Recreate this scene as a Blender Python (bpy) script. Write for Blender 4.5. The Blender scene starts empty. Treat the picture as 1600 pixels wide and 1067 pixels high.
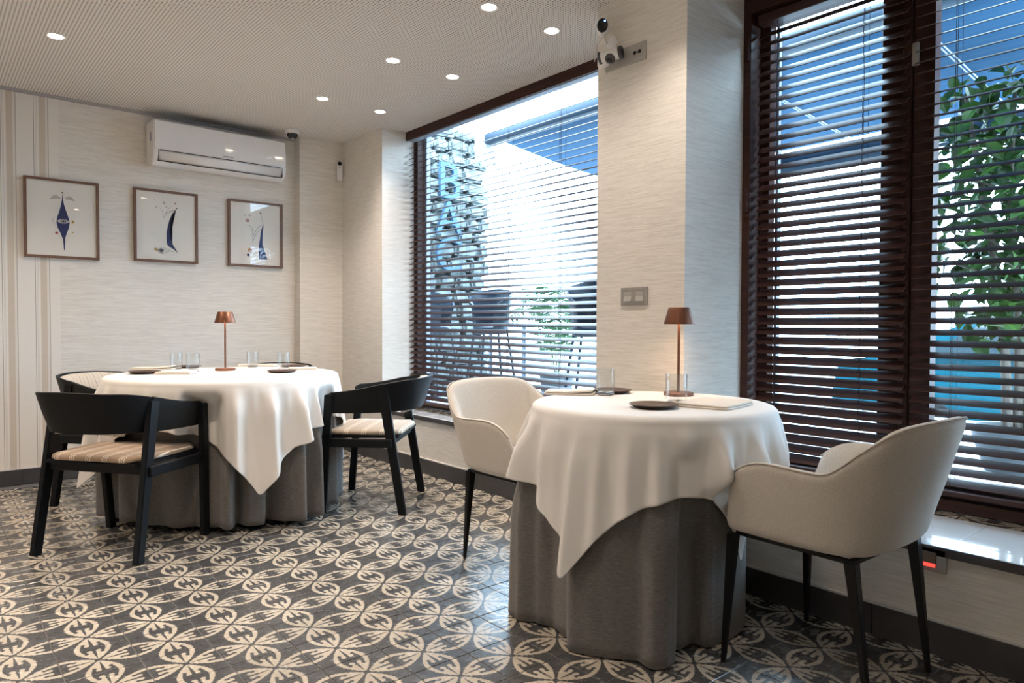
import bpy, bmesh, math, random
from math import sin, cos, pi, radians, sqrt, atan2, hypot
from mathutils import Vector, Matrix
random.seed(7)
S = bpy.context.scene
COL = S.collection

# ------------------------------------------------------------------ camera
YAW, PIT, ROL, FPX, CAMH = 0.70438, 0.02403, 0.0036, 1091.86, 1.044
fw = Vector((sin(YAW)*cos(PIT), cos(YAW)*cos(PIT), -sin(PIT)))
rt = Vector((cos(YAW), -sin(YAW), 0)); up = rt.cross(fw)
r2 = rt*cos(ROL)+up*sin(ROL); u2 = up*cos(ROL)-rt*sin(ROL)
cam = bpy.data.objects.new('camera', bpy.data.cameras.new('camera')); COL.objects.link(cam)
M = Matrix((r2, u2, -fw)).transposed().to_4x4(); M.translation = (0, 0, CAMH); cam.matrix_world = M
cam.data.sensor_width = 36; cam.data.lens = FPX*36/1600; cam.data.clip_start = .05; cam.data.clip_end = 200
S.camera = cam

# ------------------------------------------------------------------ light + exposure
S.view_settings.view_transform = 'Standard'; S.view_settings.look = 'None'
S.view_settings.gamma = 1; S.view_settings.exposure = 0.72; S.view_settings.use_curve_mapping = False
W = bpy.data.worlds.new('overcast_sky'); S.world = W; W.use_nodes = True
wn = W.node_tree.nodes; wl = W.node_tree.links
bgn = wn['Background']; bgn.inputs[1].default_value = 12.5
tc = wn.new('ShaderNodeTexCoord'); sep = wn.new('ShaderNodeSeparateXYZ'); rmp = wn.new('ShaderNodeValToRGB')
wl.new(tc.outputs['Generated'], sep.inputs[0]); wl.new(sep.outputs[2], rmp.inputs[0]); wl.new(rmp.outputs[0], bgn.inputs[0])
rmp.color_ramp.elements[0].position = 0.0; rmp.color_ramp.elements[0].color = (.55, .77, 1.0, 1)
rmp.color_ramp.elements[1].position = .7; rmp.color_ramp.elements[1].color = (.56, .78, 1.0, 1)
SPOT_POWER = 60; SPOT_COL = (1.0, .87, .76)

# ------------------------------------------------------------------ mesh helpers
def new_obj(name, me, mats=None, parent=None, label=None, cat=None, group=None, kind=None):
    o = bpy.data.objects.new(name, me); COL.objects.link(o)
    if mats and me is not None:
        for m in (mats if isinstance(mats, (list, tuple)) else [mats]):
            if me.materials.find(m.name) < 0: me.materials.append(m)
    if parent: o.parent = parent
    if label: o['label'] = label
    if cat: o['category'] = cat
    if group: o['group'] = group
    if kind: o['kind'] = kind
    return o
def fin(bm, name, mats, parent=None, smooth=False, **k):
    bmesh.ops.recalc_face_normals(bm, faces=bm.faces)
    me = bpy.data.meshes.new(name); bm.to_mesh(me); bm.free()
    if smooth:
        me.polygons.foreach_set('use_smooth', [True]*len(me.polygons))
        if smooth == 'auto':
            try: me.set_sharp_from_angle(angle=radians(38))
            except Exception: pass
    return new_obj(name, me, mats, parent, **k)
def empty(name, loc=(0, 0, 0), rz=0, label=None, cat=None, group=None, kind=None):
    o = bpy.data.objects.new(name, None); COL.objects.link(o); o.location = loc; o.rotation_euler = (0, 0, rz)
    o.empty_display_size = .05
    if label: o['label'] = label
    if cat: o['category'] = cat
    if group: o['group'] = group
    if kind: o['kind'] = kind
    return o
def box(bm, x0, x1, y0, y1, z0, z1, bev=0, seg=1):
    r = bmesh.ops.create_cube(bm, size=1); vs = r['verts']
    for v in vs:
        v.co = Vector((x0+(v.co.x+.5)*(x1-x0), y0+(v.co.y+.5)*(y1-y0), z0+(v.co.z+.5)*(z1-z0)))
    if bev:
        es = set(e for v in vs for e in v.link_edges)
        bmesh.ops.bevel(bm, geom=list(es), offset=bev, segments=seg, affect='EDGES', profile=.5)
    return bm
def B(*a, **k): return box(bmesh.new(), *a, **k)
def lathe(bm, prof, n=32, c=(0, 0, 0), T=None):
    rings = []
    for r, z in prof:
        if r < 1e-6:
            p = Vector((0, 0, z)); rings.append([bm.verts.new((T @ p if T else p)+Vector(c))])
        else:
            rg = []
            for i in range(n):
                a = 2*pi*i/n; p = Vector((r*cos(a), r*sin(a), z)); rg.append(bm.verts.new((T @ p if T else p)+Vector(c)))
            rings.append(rg)
    for a, b in zip(rings, rings[1:]):
        for i in range(n):
            j = (i+1) % n
            if len(a) == 1 and len(b) == 1: continue
            if len(a) == 1: bm.faces.new((a[0], b[i], b[j]))
            elif len(b) == 1: bm.faces.new((a[i], a[j], b[0]))
            else: bm.faces.new((a[i], a[j], b[j], b[i]))
    return bm
def tube(bm, pts, r, n=8, caps=True):
    pts = [Vector(p) for p in pts]; rad = r if isinstance(r, (list, tuple)) else [r]*len(pts); rings = []
    N = None
    for i, p in enumerate(pts):
        d = (pts[min(i+1, len(pts)-1)]-pts[max(i-1, 0)]).normalized()
        if N is None: N = d.orthogonal().normalized()
        N = (N-d*N.dot(d)).normalized(); Bn = d.cross(N)
        rings.append([bm.verts.new(p+(N*cos(2*pi*k/n)+Bn*sin(2*pi*k/n))*rad[i]) for k in range(n)])
    for a, b in zip(rings, rings[1:]):
        for i in range(n): bm.faces.new((a[i], a[(i+1) % n], b[(i+1) % n], b[i]))
    if caps: bm.faces.new(rings[0][::-1]); bm.faces.new(rings[-1])
    return bm
def beam(bm, p0, p1, w0, w1, d0=None, d1=None, xdir=(1, 0, 0)):
    # tapered rectangular bar from p0 (w0 x d0) to p1 (w1 x d1); horizontal end cuts
    X = Vector(xdir).normalized(); Y = Vector((0, 0, 1)).cross(X)
    q = []
    for p, w, d in ((p0, w0, d0 or w0), (p1, w1, d1 or w1)):
        p = Vector(p)
        for sx, sy in ((-1, -1), (1, -1), (1, 1), (-1, 1)): q.append(bm.verts.new(p+X*sx*w/2+Y*sy*d/2))
    fs = [bm.faces.new(f) for f in ((q[3], q[2], q[1], q[0]), (q[4], q[5], q[6], q[7]))]
    for i in range(4): fs.append(bm.faces.new((q[i], q[(i+1) % 4], q[4+(i+1) % 4], q[4+i])))
    es = set(e for f in fs for e in f.edges)
    bmesh.ops.bevel(bm, geom=list(es), offset=min(w0, w1)*.13, segments=2, affect='EDGES')
    return bm
def grid(bm, rows, closed=False):
    vs = [[bm.verts.new(p) for p in row] for row in rows]
    for a, b in zip(vs, vs[1:]):
        n = len(a)
        for i in range(n if closed else n-1):
            j = (i+1) % n; bm.faces.new((a[i], a[j], b[j], b[i]))
    return vs
def prism(bm, poly, axis, a0, a1):
    # poly of 2-D points extruded along axis 'x','y','z'
    def P(p, t): return {'x': (t, p[0], p[1]), 'y': (p[0], t, p[1]), 'z': (p[0], p[1], t)}[axis]
    A = [bm.verts.new(P(p, a0)) for p in poly]; Bv = [bm.verts.new(P(p, a1)) for p in poly]
    bm.faces.new(A); bm.faces.new(Bv[::-1]); n = len(poly)
    for i in range(n): bm.faces.new((A[i], A[(i+1) % n], Bv[(i+1) % n], Bv[i]))
    return bm
def catmull(ps, n):
    ps = [Vector(p) for p in ps]; out = []; m = len(ps)-1
    for k in range(n+1):
        t = k/n*m; i = min(int(t), m-1); f = t-i
        p0 = ps[i-1] if i > 0 else ps[0]*2-ps[1]; p1 = ps[i]; p2 = ps[i+1]; p3 = ps[i+2] if i+2 <= m else ps[m]*2-ps[m-1]
        out.append(.5*((2*p1)+(p2-p0)*f+(2*p0-5*p1+4*p2-p3)*f*f+(3*p1-p0-3*p2+p3)*f**3))
    return out
def sst(a, b, x):
    t = max(0, min(1, (x-a)/(b-a))); return t*t*(3-2*t)
def copy_tree(o, parent=None):
    c = o.copy(); COL.objects.link(c)
    if parent: c.parent = parent
    for ch in list(o.children): copy_tree(ch, c)
    return c
def relabel(o, label): o['label'] = label; return o

# ------------------------------------------------------------------ materials
def mat(name, col, rough=.5, metal=0, spec=.5, bump=None, var=None, coat=0, sheen=0, trans=0, ior=1.45, emit=None, estr=0, alpha=None):
    m = bpy.data.materials.new(name); m.use_nodes = True; nt = m.node_tree; b = nt.nodes['Principled BSDF']
    b.inputs['Base Color'].default_value = (*col, 1); b.inputs['Roughness'].default_value = rough; b.inputs['Metallic'].default_value = metal
    b.inputs['Specular IOR Level'].default_value = spec; b.inputs['Coat Weight'].default_value = coat; b.inputs['Sheen Weight'].default_value = sheen
    b.inputs['Transmission Weight'].default_value = trans; b.inputs['IOR'].default_value = ior
    if emit: b.inputs['Emission Color'].default_value = (*emit, 1); b.inputs['Emission Strength'].default_value = estr
    co = None
    if bump or var:
        co = nt.nodes.new('ShaderNodeTexCoord')
    if bump:   # (scale xyz, strength, distance)
        mp = nt.nodes.new('ShaderNodeMapping'); mp.inputs['Scale'].default_value = bump[0]; nt.links.new(co.outputs['Object'], mp.inputs[0])
        n = nt.nodes.new('ShaderNodeTexNoise'); n.inputs['Scale'].default_value = 1; n.inputs['Detail'].default_value = 4; nt.links.new(mp.outputs[0], n.inputs['Vector'])
        bp = nt.nodes.new('ShaderNodeBump'); bp.inputs['Strength'].default_value = bump[1]; bp.inputs['Distance'].default_value = bump[2]
        nt.links.new(n.outputs[0], bp.inputs['Height']); nt.links.new(bp.outputs[0], b.inputs['Normal'])
    if var:    # (scale xyz, colour2, low, high)
        mp = nt.nodes.new('ShaderNodeMapping'); mp.inputs['Scale'].default_value = var[0]; nt.links.new(co.outputs['Object'], mp.inputs[0])
        n = nt.nodes.new('ShaderNodeTexNoise'); n.inputs['Scale'].default_value = 1; n.inputs['Detail'].default_value = 5; nt.links.new(mp.outputs[0], n.inputs['Vector'])
        rp = nt.nodes.new('ShaderNodeValToRGB'); rp.color_ramp.elements[0].position = var[2]; rp.color_ramp.elements[1].position = var[3]
        rp.color_ramp.elements[0].color = (*col, 1); rp.color_ramp.elements[1].color = (*var[1], 1)
        nt.links.new(n.outputs[0], rp.inputs[0]); nt.links.new(rp.outputs[0], b.inputs['Base Color'])
    return m
class X:   # tiny expression builder for shader math
    nt = None
    def __init__(s, v): s.v = v
    @staticmethod
    def op(o, *a):
        n = X.nt.nodes.new('ShaderNodeMath'); n.operation = o
        for i, q in enumerate(a):
            if isinstance(q, X): q = q.v
            if isinstance(q, (int, float)): n.inputs[i].default_value = q
            else: X.nt.links.new(q, n.inputs[i])
        return X(n.outputs[0])
    def __add__(s, o): return X.op('ADD', s, o)
    def __sub__(s, o): return X.op('SUBTRACT', s, o)
    def __rsub__(s, o): return X.op('SUBTRACT', o, s)
    def __mul__(s, o): return X.op('MULTIPLY', s, o)
    __radd__ = __add__; __rmul__ = __mul__
    def lt(s, o): return X.op('LESS_THAN', s, o)
    def gt(s, o): return X.op('GREATER_THAN', s, o)
    def abs(s): return X.op('ABSOLUTE', s)
    def max(s, o): return X.op('MAXIMUM', s, o)
    def min(s, o): return X.op('MINIMUM', s, o)
    def pow(s, o): return X.op('POWER', s, o)
    def sin(s): return X.op('SINE', s)
    def fract(s): return X.op('FRACT', s)
    def sqrt(s): return X.op('SQRT', s)
def circ(u, v, cu, cv, r): return (((u-cu)*(u-cu)+(v-cv)*(v-cv)).sqrt()).lt(r)
def mixc(nt, fac, a, b):
    m = nt.nodes.new('ShaderNodeMix'); m.data_type = 'RGBA'
    if isinstance(fac, X): fac = fac.v
    if isinstance(fac, (int, float)): m.inputs[0].default_value = fac
    else: nt.links.new(fac, m.inputs[0])
    for i, c in ((6, a), (7, b)):
        if isinstance(c, tuple): m.inputs[i].default_value = (*c, 1)
        else: nt.links.new(c, m.inputs[i])
    return m.outputs[2]
def tex_xyz(nt, out='Object'):
    co = nt.nodes.new('ShaderNodeTexCoord'); s = nt.nodes.new('ShaderNodeSeparateXYZ'); nt.links.new(co.outputs[out], s.inputs[0])
    return co, X(s.outputs[0]), X(s.outputs[1]), X(s.outputs[2])
def noise(nt, vec, sc, det=3):
    mp = nt.nodes.new('ShaderNodeMapping'); mp.inputs['Scale'].default_value = sc; nt.links.new(vec, mp.inputs[0])
    n = nt.nodes.new('ShaderNodeTexNoise'); n.inputs['Scale'].default_value = 1; n.inputs['Detail'].default_value = det
    nt.links.new(mp.outputs[0], n.inputs['Vector']); return n.outputs[0]

# --- encaustic cement tile: four half petals on a dark ground (printed in the tile, tile centred on its origin)
def tile_material():
    m = bpy.data.materials.new('encaustic_tile'); m.use_nodes = True; nt = m.node_tree; X.nt = nt; b = nt.nodes['Principled BSDF']
    co, x, y, z = tex_xyz(nt)
    wob = X(noise(nt, co.outputs['Object'], (130, 130, 130), 2))-.5
    ax = (x*10).abs(); ay = (y*10).abs()
    u = ax.max(ay); v = ax.min(ay)+wob*.035
    q = (1-u).max(0)
    full = ((u*1.5708).sin().pow(1.02))*.525
    scal = ((u*24).sin().abs()*.028)
    vo = full.min(u-.045)-scal
    petal = v.lt(vo)*u.gt(.10)
    vi = full-.175
    inner = v.lt(vi)*u.gt(.60)
    hook = circ(u, v, .605, .225, .055)
    ball = circ(u, v, .745, .125, .078)
    stem = circ(u, v, .655, .105, .060)
    light = ball.max(stem)
    dark_in = inner.max(hook)*(1-light)
    axis = v.lt((u-.16).max(0).min(.40)*.085+.010)*u.gt(.16)*u.lt(.80)
    lum = petal*(1-dark_in.min(1))*(1-axis)
    oi = nt.nodes.new('ShaderNodeObjectInfo')
    n1 = noise(nt, co.outputs['Object'], (25, 25, 25), 5)
    dk = mixc(nt, n1, (.045, .047, .050), (.085, .085, .086))
    lt = mixc(nt, n1, (.40, .355, .285), (.54, .485, .40))
    c = mixc(nt, lum, dk, lt)
    rv = X(oi.outputs['Random'])*.22+.9
    hs = nt.nodes.new('ShaderNodeHueSaturation'); nt.links.new(c, hs.inputs['Color']); nt.links.new(rv.v, hs.inputs['Value'])
    nt.links.new(hs.outputs[0], b.inputs['Base Color'])
    nt.links.new((X(n1)*.20+.16).v, b.inputs['Roughness'])
    b.inputs['Specular IOR Level'].default_value = .75
    bp = nt.nodes.new('ShaderNodeBump'); bp.inputs['Strength'].default_value = .25; bp.inputs['Distance'].default_value = .002
    nt.links.new(noise(nt, co.outputs['Object'], (60, 60, 60), 4), bp.inputs['Height']); nt.links.new(bp.outputs[0], b.inputs['Normal'])
    return m
def polished(m):
    m = m.copy(); m.name = 'polished_sill_tile'; b = m.node_tree.nodes['Principled BSDF']
    b.inputs['Coat Weight'].default_value = 1; b.inputs['Coat Roughness'].default_value = .06; b.inputs['Coat IOR'].default_value = 2.0; return m
def wallpaper(striped=False):
    m = bpy.data.materials.new('wallpaper_striped' if striped else 'wallpaper_linen'); m.use_nodes = True; nt = m.node_tree; X.nt = nt; b = nt.nodes['Principled BSDF']
    co, x, y, z = tex_xyz(nt)
    n1 = noise(nt, co.outputs['Object'], (7, 7, 150), 3); n2 = noise(nt, co.outputs['Object'], (18, 18, 420), 2)
    k = (X(n1)*.7+X(n2)*.5)
    rp = nt.nodes.new('ShaderNodeValToRGB'); nt.links.new(k.v, rp.inputs[0])
    e = rp.color_ramp.elements; e[0].position = .42; e[0].color = (.67, .625, .565, 1); e[1].position = .70; e[1].color = (.80, .76, .70, 1)
    c = rp.outputs[0]
    if striped:
        t = (((x-.3985)*(1/.175)).fract())*.175
        def band(a, w): return t.gt(a)*t.lt(a+w)
        base = mixc(nt, X(n2)*.3, (.80, .76, .70), (.76, .71, .65))
        c1 = mixc(nt, band(.040, .036), base, (.62, .54, .45))
        c2 = mixc(nt, band(.010, .003).max(band(.088, .0035)), c1, (.33, .28, .25))
        c3 = mixc(nt, band(.020, .002).max(band(.026, .002)).max(band(.081, .002)), c2, (.60, .54, .49))
        s = x.lt(.722)
        c = mixc(nt, s, c, c3)
    nt.links.new(c, b.inputs['Base Color']); b.inputs['Roughness'].default_value = .62; b.inputs['Specular IOR Level'].default_value = .35
    bp = nt.nodes.new('ShaderNodeBump'); bp.inputs['Strength'].default_value = .5; bp.inputs['Distance'].default_value = .002
    nt.links.new(k.v, bp.inputs['Height']); nt.links.new(bp.outputs[0], b.inputs['Normal'])
    return m
def ceiling_material():
    m = bpy.data.materials.new('perforated_plasterboard'); m.use_nodes = True; nt = m.node_tree; X.nt = nt; b = nt.nodes['Principled BSDF']
    co, x, y, z = tex_xyz(nt)
    P = 1/.0165
    fx = (x*P).fract()-.5; fy = (y*P).fract()-.5
    d = (fx*fx+fy*fy).sqrt()
    hole = d.lt(.24)
    c = mixc(nt, hole, (.80, .77, .73), (.16, .145, .13))
    nt.links.new(c, b.inputs['Base Color']); b.inputs['Roughness'].default_value = .9
    return m
def stripe_fabric(name, base, line, dark, pitch, axis, single=False):
    m = bpy.data.materials.new(name); m.use_nodes = True; nt = m.node_tree; X.nt = nt; b = nt.nodes['Principled BSDF']
    co, x, y, z = tex_xyz(nt); a = x if axis == 'x' else y
    t = ((a*(1/pitch)+.5).fract())*pitch
    def band(p, w): return t.gt(p)*t.lt(p+w)
    h = pitch/2
    f = band(h-.013, .004).max(band(h-.002, .004)).max(band(h+.009, .004))
    if single: f = band(h-.0015, .003)
    n = noise(nt, co.outputs['Object'], (400, 400, 400), 2)
    c0 = mixc(nt, n, base, tuple(q*.82 for q in base))
    c1 = mixc(nt, band(h-.02, .04), c0, dark)
    nt.links.new(mixc(nt, f, c1, line), b.inputs['Base Color']); b.inputs['Roughness'].default_value = .9; b.inputs['Sheen Weight'].default_value = .2
    return m

TILE = tile_material(); SILLT = polished(TILE); WP = wallpaper(); WPS = wallpaper(True); CEIL = ceiling_material()
PALET = mat('pale_glazed_sill_tile', (.84, .86, .88), .10, coat=1)
GREYF = mat('outer_grey_frame', (.28, .29, .34), .5)
GROUT = mat('grout', (.13, .13, .13), .9)
BASE = mat('baseboard_tile_grey', (.050, .048, .051), .42, bump=((30, 30, 30), .2, .002), var=((6, 6, 6), (.072, .070, .072), .35, .7))
CAPW = mat('white_grout_line', (.62, .60, .57), .7)
WOOD = mat('dark_mahogany_wood', (.034, .014, .011), .45, spec=.25, var=((60, 4, 60), (.060, .025, .018), .3, .7))
SLAT = mat('mahogany_slat', (.040, .016, .013), .40, spec=.38, var=((40, 3, 40), (.066, .029, .022), .3, .75))
CORD = mat('cord_dark', (.035, .025, .03), .8)
BLK = mat('black_stained_ash', (.0035, .005, .007), .5, spec=.25, bump=((6, 60, 60), .25, .001))
LEATH = mat('black_leather_wrap', (.004, .005, .006), .45, spec=.3, bump=((150, 150, 150), .3, .001))
METB = mat('black_powder_metal', (.004, .004, .005), .4, spec=.3)
HEM = mat('tablecloth_hem', (.83, .81, .78), .8)
LINEN = mat('white_tablecloth', (.74, .72, .69), .8, sheen=.15, bump=((500, 500, 500), .12, .0006))
SKIRT = mat('grey_woven_skirt', (.105, .10, .095), .9, sheen=.25, bump=((120, 120, 600), .5, .001), var=((60, 60, 500), (.175, .165, .155), .35, .7))
CREAM = mat('cream_wool_upholstery', (.50, .455, .395), .92, sheen=.3, bump=((350, 350, 350), .4, .001), var=((260, 260, 260), (.62, .575, .51), .3, .7))
PIPE = mat('cream_piping', (.52, .47, .41), .9)
NAPK = mat('cream_napkin', (.72, .66, .58), .85, bump=((600, 600, 600), .15, .0005))
PLATE = mat('dark_brown_stoneware', (.055, .033, .025), .38, var=((60, 60, 60), (.075, .048, .036), .3, .7))
COPPER = mat('brushed_copper_brown', (.20, .085, .050), .38, metal=.75)
COPPERL = mat('copper_inner_reflector', (.80, .62, .45), .4)
def glass(name, tint=(1, 1, 1), ior=1.45):
    m = bpy.data.materials.new(name); m.use_nodes = True; nt = m.node_tree; nt.nodes.clear()
    o = nt.nodes.new('ShaderNodeOutputMaterial'); g = nt.nodes.new('ShaderNodeBsdfGlass'); g.inputs['Roughness'].default_value = 0; g.inputs['IOR'].default_value = ior
    g.inputs['Color'].default_value = (*tint, 1); nt.links.new(g.outputs[0], o.inputs[0]); return m
def pane_glass(name, tint, refl=1.0, f0=.04):
    m = bpy.data.materials.new(name); m.use_nodes = True; nt = m.node_tree; nt.nodes.clear()
    o = nt.nodes.new('ShaderNodeOutputMaterial'); t = nt.nodes.new('ShaderNodeBsdfTransparent'); t.inputs[0].default_value = (*tint, 1)
    g = nt.nodes.new('ShaderNodeBsdfGlossy'); g.inputs['Roughness'].default_value = .01
    X.nt = nt   # Schlick reflectance, the same from both sides of the pane
    ge = nt.nodes.new('ShaderNodeNewGeometry'); dt = nt.nodes.new('ShaderNodeVectorMath'); dt.operation = 'DOT_PRODUCT'
    nt.links.new(ge.outputs['Incoming'], dt.inputs[0]); nt.links.new(ge.outputs['Normal'], dt.inputs[1])
    fac = ((1-X(dt.outputs['Value']).abs()).max(0).pow(5)*(1-f0)+f0)*refl
    mx = nt.nodes.new('ShaderNodeMixShader'); nt.links.new(fac.v, mx.inputs[0]); nt.links.new(t.outputs[0], mx.inputs[1]); nt.links.new(g.outputs[0], mx.inputs[2])
    nt.links.new(mx.outputs[0], o.inputs[0]); return m
GLASS = pane_glass('tumbler_glass', (.965, .975, .98), 1.0, .055)
SOLIDG = glass('solid_glass'); PANE = pane_glass('window_glass', (.96, .98, .98), .5); PICG = pane_glass('picture_glass', (.98, .98, .98), .7)
WPLAS = mat('white_plastic', (.80, .79, .78), .35); ACW = mat('glossy_white_plastic', (.84, .84, .85), .12, coat=.5)
GPLAS = mat('grey_switch_plastic', (.33, .31, .29), .4); GPL2 = mat('grey_switch_rocker', (.42, .40, .37), .35); DPLAS = mat('black_plastic', (.012, .012, .014), .2)
DGREY = mat('dark_grey_plastic', (.07, .07, .075), .4)
SCREW = mat('steel', (.6, .6, .6), .3, metal=1)
FRAMEW = mat('walnut_frame', (.15, .078, .052), .45, var=((40, 40, 6), (.21, .115, .078), .3, .7))
PAPER = mat('art_paper', (.88, .84, .77), .8)
def flat(name, c): return mat(name, c, .8)
INK = flat('ink_navy', (.030, .040, .135)); INKD = flat('ink_black', (.03, .03, .03)); INKR = flat('ink_red', (.45, .06, .05)); INKY = flat('ink_yellow', (.62, .38, .06))
INKG = flat('ink_pale_grey', (.52, .49, .43)); INKO = flat('ink_orange', (.58, .22, .06)); INKP = flat('ink_dull_pink', (.42, .25, .19)); INKW = flat('ink_white', (.66, .62, .56))
BULB = mat('downlight_lens', (1, 1, 1), .5, emit=(1, .86, .68), estr=22)
LAMPE = mat('table_lamp_diffuser', (1, 1, 1), .5, emit=(1, .66, .38), estr=22)
LEDB = mat('blue_led', (.1, .2, 1), .4, emit=(.15, .3, 1), estr=6); LEDR = mat('red_led', (1, .05, .03), .4, emit=(1, .04, .03), estr=1.6)
CUSH_A = stripe_fabric('beige_striped_cushion', (.34, .245, .165), (.66, .60, .52), (.29, .205, .135), .085, 'x')
CUSH_B = stripe_fabric('beige_cross_striped_cushion', (.40, .32, .24), (.66, .60, .52), (.36, .28, .20), .10, 'y')
BACKF = stripe_fabric('pale_striped_back_pad', (.55, .48, .39), (.22, .17, .13), (.55, .48, .39), .052, 'x', True)
AWN = mat('blue_awning_fabric', (.034, .12, .24), .85, trans=0); AWD = mat('awning_dark_blue_metal', (.012, .04, .075), .5)
WMETAL = mat('white_metal', (.75, .77, .78), .45)
STONE = mat('rubble_stone', (.085, .10, .10), .9, bump=((14, 14, 14), .6, .02), var=((9, 9, 9), (.20, .225, .22), .3, .7))
MORTAR = mat('mortar', (.02, .024, .025), .95); LETT = mat('blue_sign_enamel', (.035, .085, .15), .6)
PAVE = mat('pale_terrace_tile', (.34, .345, .345), .45, var=((3, 3, 3), (.40, .40, .40), .3, .7)); ROAD = mat('asphalt', (.20, .20, .205), .8, var=((40, 40, 40), (.26, .26, .265), .3, .7))
NAVY = mat('navy_resin', (.008, .022, .042), .4); TEAL = mat('teal_car_paint', (.003, .085, .12), .18, coat=.8); CARG = mat('car_glass', (.03, .045, .05), .05, spec=.8)
TYRE = mat('tyre_rubber', (.015, .015, .015), .8); CHROME = mat('chrome', (.7, .7, .7), .15, metal=1)
LEAF = mat('ficus_leaf', (.014, .055, .012), .4, var=((6, 6, 6), (.055, .15, .020), .35, .65)); LEAFP = mat('palm_leaf', (.05, .14, .05), .45)
BARK = mat('bark', (.12, .10, .085), .9, bump=((30, 30, 6), .8, .01), var=((30, 30, 6), (.22, .19, .16), .3, .7)); POT = mat('grey_pot', (.10, .11, .12), .6)
SOIL = mat('soil', (.03, .022, .016), 1); REFLW = mat('painted_yellow_reflection', (.55, .56, .30), .35); VANG = mat('grey_van_paint', (.20, .24, .26), .35)
PLAST = mat('render_white', (.70, .71, .71), .85)

# ------------------------------------------------------------------ setting
CZ = 2.535      # ceiling height
XW = 2.70       # window wall plane, far bay
XP = 2.46       # pillar and near sill wall plane
YB = 5.475      # back wall
XG = 3.00       # glass plane
fl = fin(B(-2.3, 3.1, -1.7, 5.6, -.12, -.002), 'floor', GROUT, kind='structure')
ce = fin(B(-2.3, 3.12, -1.7, 5.6, CZ, CZ+.12), 'ceiling', CEIL, kind='structure')
fin(B(-2.3, 2.335, YB, YB+.15, 0, CZ), 'wall_back', WPS, kind='structure')
bm = bmesh.new(); box(bm, 2.335, XW+.001, 5.37, YB+.15, 0, CZ); box(bm, XW, 3.12, 4.707, YB+.15, 0, CZ)
fin(bm, 'wall_corner', WP, kind='structure')
fin(B(-2.45, -2.3, -1.85, 5.6, 0, CZ), 'wall_left', WP, kind='structure')
fin(B(-2.3, 3.12, -1.85, -1.7, 0, CZ), 'wall_front', WP, kind='structure')
fin(B(XP, 3.12, 1.775, 2.275, 0, CZ), 'wall_pillar', WP, kind='structure')
fin(B(XW, 3.12, 2.275, 4.707, 0, .375), 'wall_right', WP, kind='structure')
fin(B(XP, 3.12, .30, 1.775, 0, .325), 'wall_right', WP, kind='structure')
fin(B(XP, 3.12, -1.7, .30, 0, CZ), 'wall_right', WP, kind='structure')
# thin white ceiling trim along the back wall
fin(B(-2.3, 2.335, YB-.018, YB, CZ-.020, CZ), 'trim_1', mat('grey_trim', (.42, .40, .40), .5), kind='structure')

# floor tiles, one object each for the 300 nearest in view, the rest as one joined piece
def tile_mesh(name, sx=.0985, sy=.0985, h=.010):
    bm = B(-sx, sx, -sy, sy, -h, 0)
    es = [e for e in bm.edges if e.verts[0].co.z > -1e-5 and e.verts[1].co.z > -1e-5]
    bmesh.ops.bevel(bm, geom=es, offset=.0012, segments=1, affect='EDGES')
    me = bpy.data.meshes.new(name); bmesh.ops.recalc_face_normals(bm, faces=bm.faces); bm.to_mesh(me); bm.free(); me.materials.append(TILE); return me
TM = tile_mesh('tile')
X0, Y0, T = .4139, 3.664, .2003
cells = []
for i in range(-14, 13):
    for j in range(-27, 10):
        cx, cy = X0+i*T, Y0+j*T
        if cx-.1 < -2.3 or cx > 2.72 or cy > 5.42 or cy < -1.6: continue
        lim = XW if cy > 2.2 else XP
        if cx > lim-.02: continue
        d = Vector((cx, cy, -CAMH)); zc = d.dot(fw)
        vis = False
        if zc > .2:
            px = 800+FPX*d.dot(r2)/zc; py = 533.5-FPX*d.dot(u2)/zc
            vis = -60 < px < 1660 and py < 1130
        cells.append((vis, cx, cy, lim))
vis = sorted([c for c in cells if c[0]], key=lambda c: hypot(c[1], c[2]))
near, rest = vis[:296], vis[296:]+[c for c in cells if not c[0]]
for v_, cx, cy, lim in near:
    sx = min(.1, lim-cx, )
    o = bpy.data.objects.new('tile', TM); COL.objects.link(o); o.parent = fl; o.location = (cx, cy, random.uniform(-.0006, .0003))
    o.rotation_euler = (random.uniform(-.002, .002), random.uniform(-.002, .002), 0)
m_rest = bmesh.new()
# remaining tiles: same shape, joined; pattern coordinates are kept per tile through a copy of the material that wraps
TILEW = TILE.copy(); TILEW.name = 'encaustic_tile_wrapped'
nt = TILEW.node_tree; X.nt = nt
sepn = [n for n in nt.nodes if n.type == 'SEPXYZ'][0]
def wrap(sock, off):
    targets = [l.to_socket for l in sock.links]
    e = ((X(sock)-off)*(1/T)+.5).fract()-.5
    e = e*T
    for t_ in targets: nt.links.new(e.v, t_)
wrap(sepn.outputs[0], X0); wrap(sepn.outputs[1], Y0)
for v_, cx, cy, lim in rest: box(m_rest, cx-.0985, cx+.0985, cy-.0985, cy+.0985, -.010, 0)
fin(m_rest, 'tile_field', TILEW, fl, kind='stuff')

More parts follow.
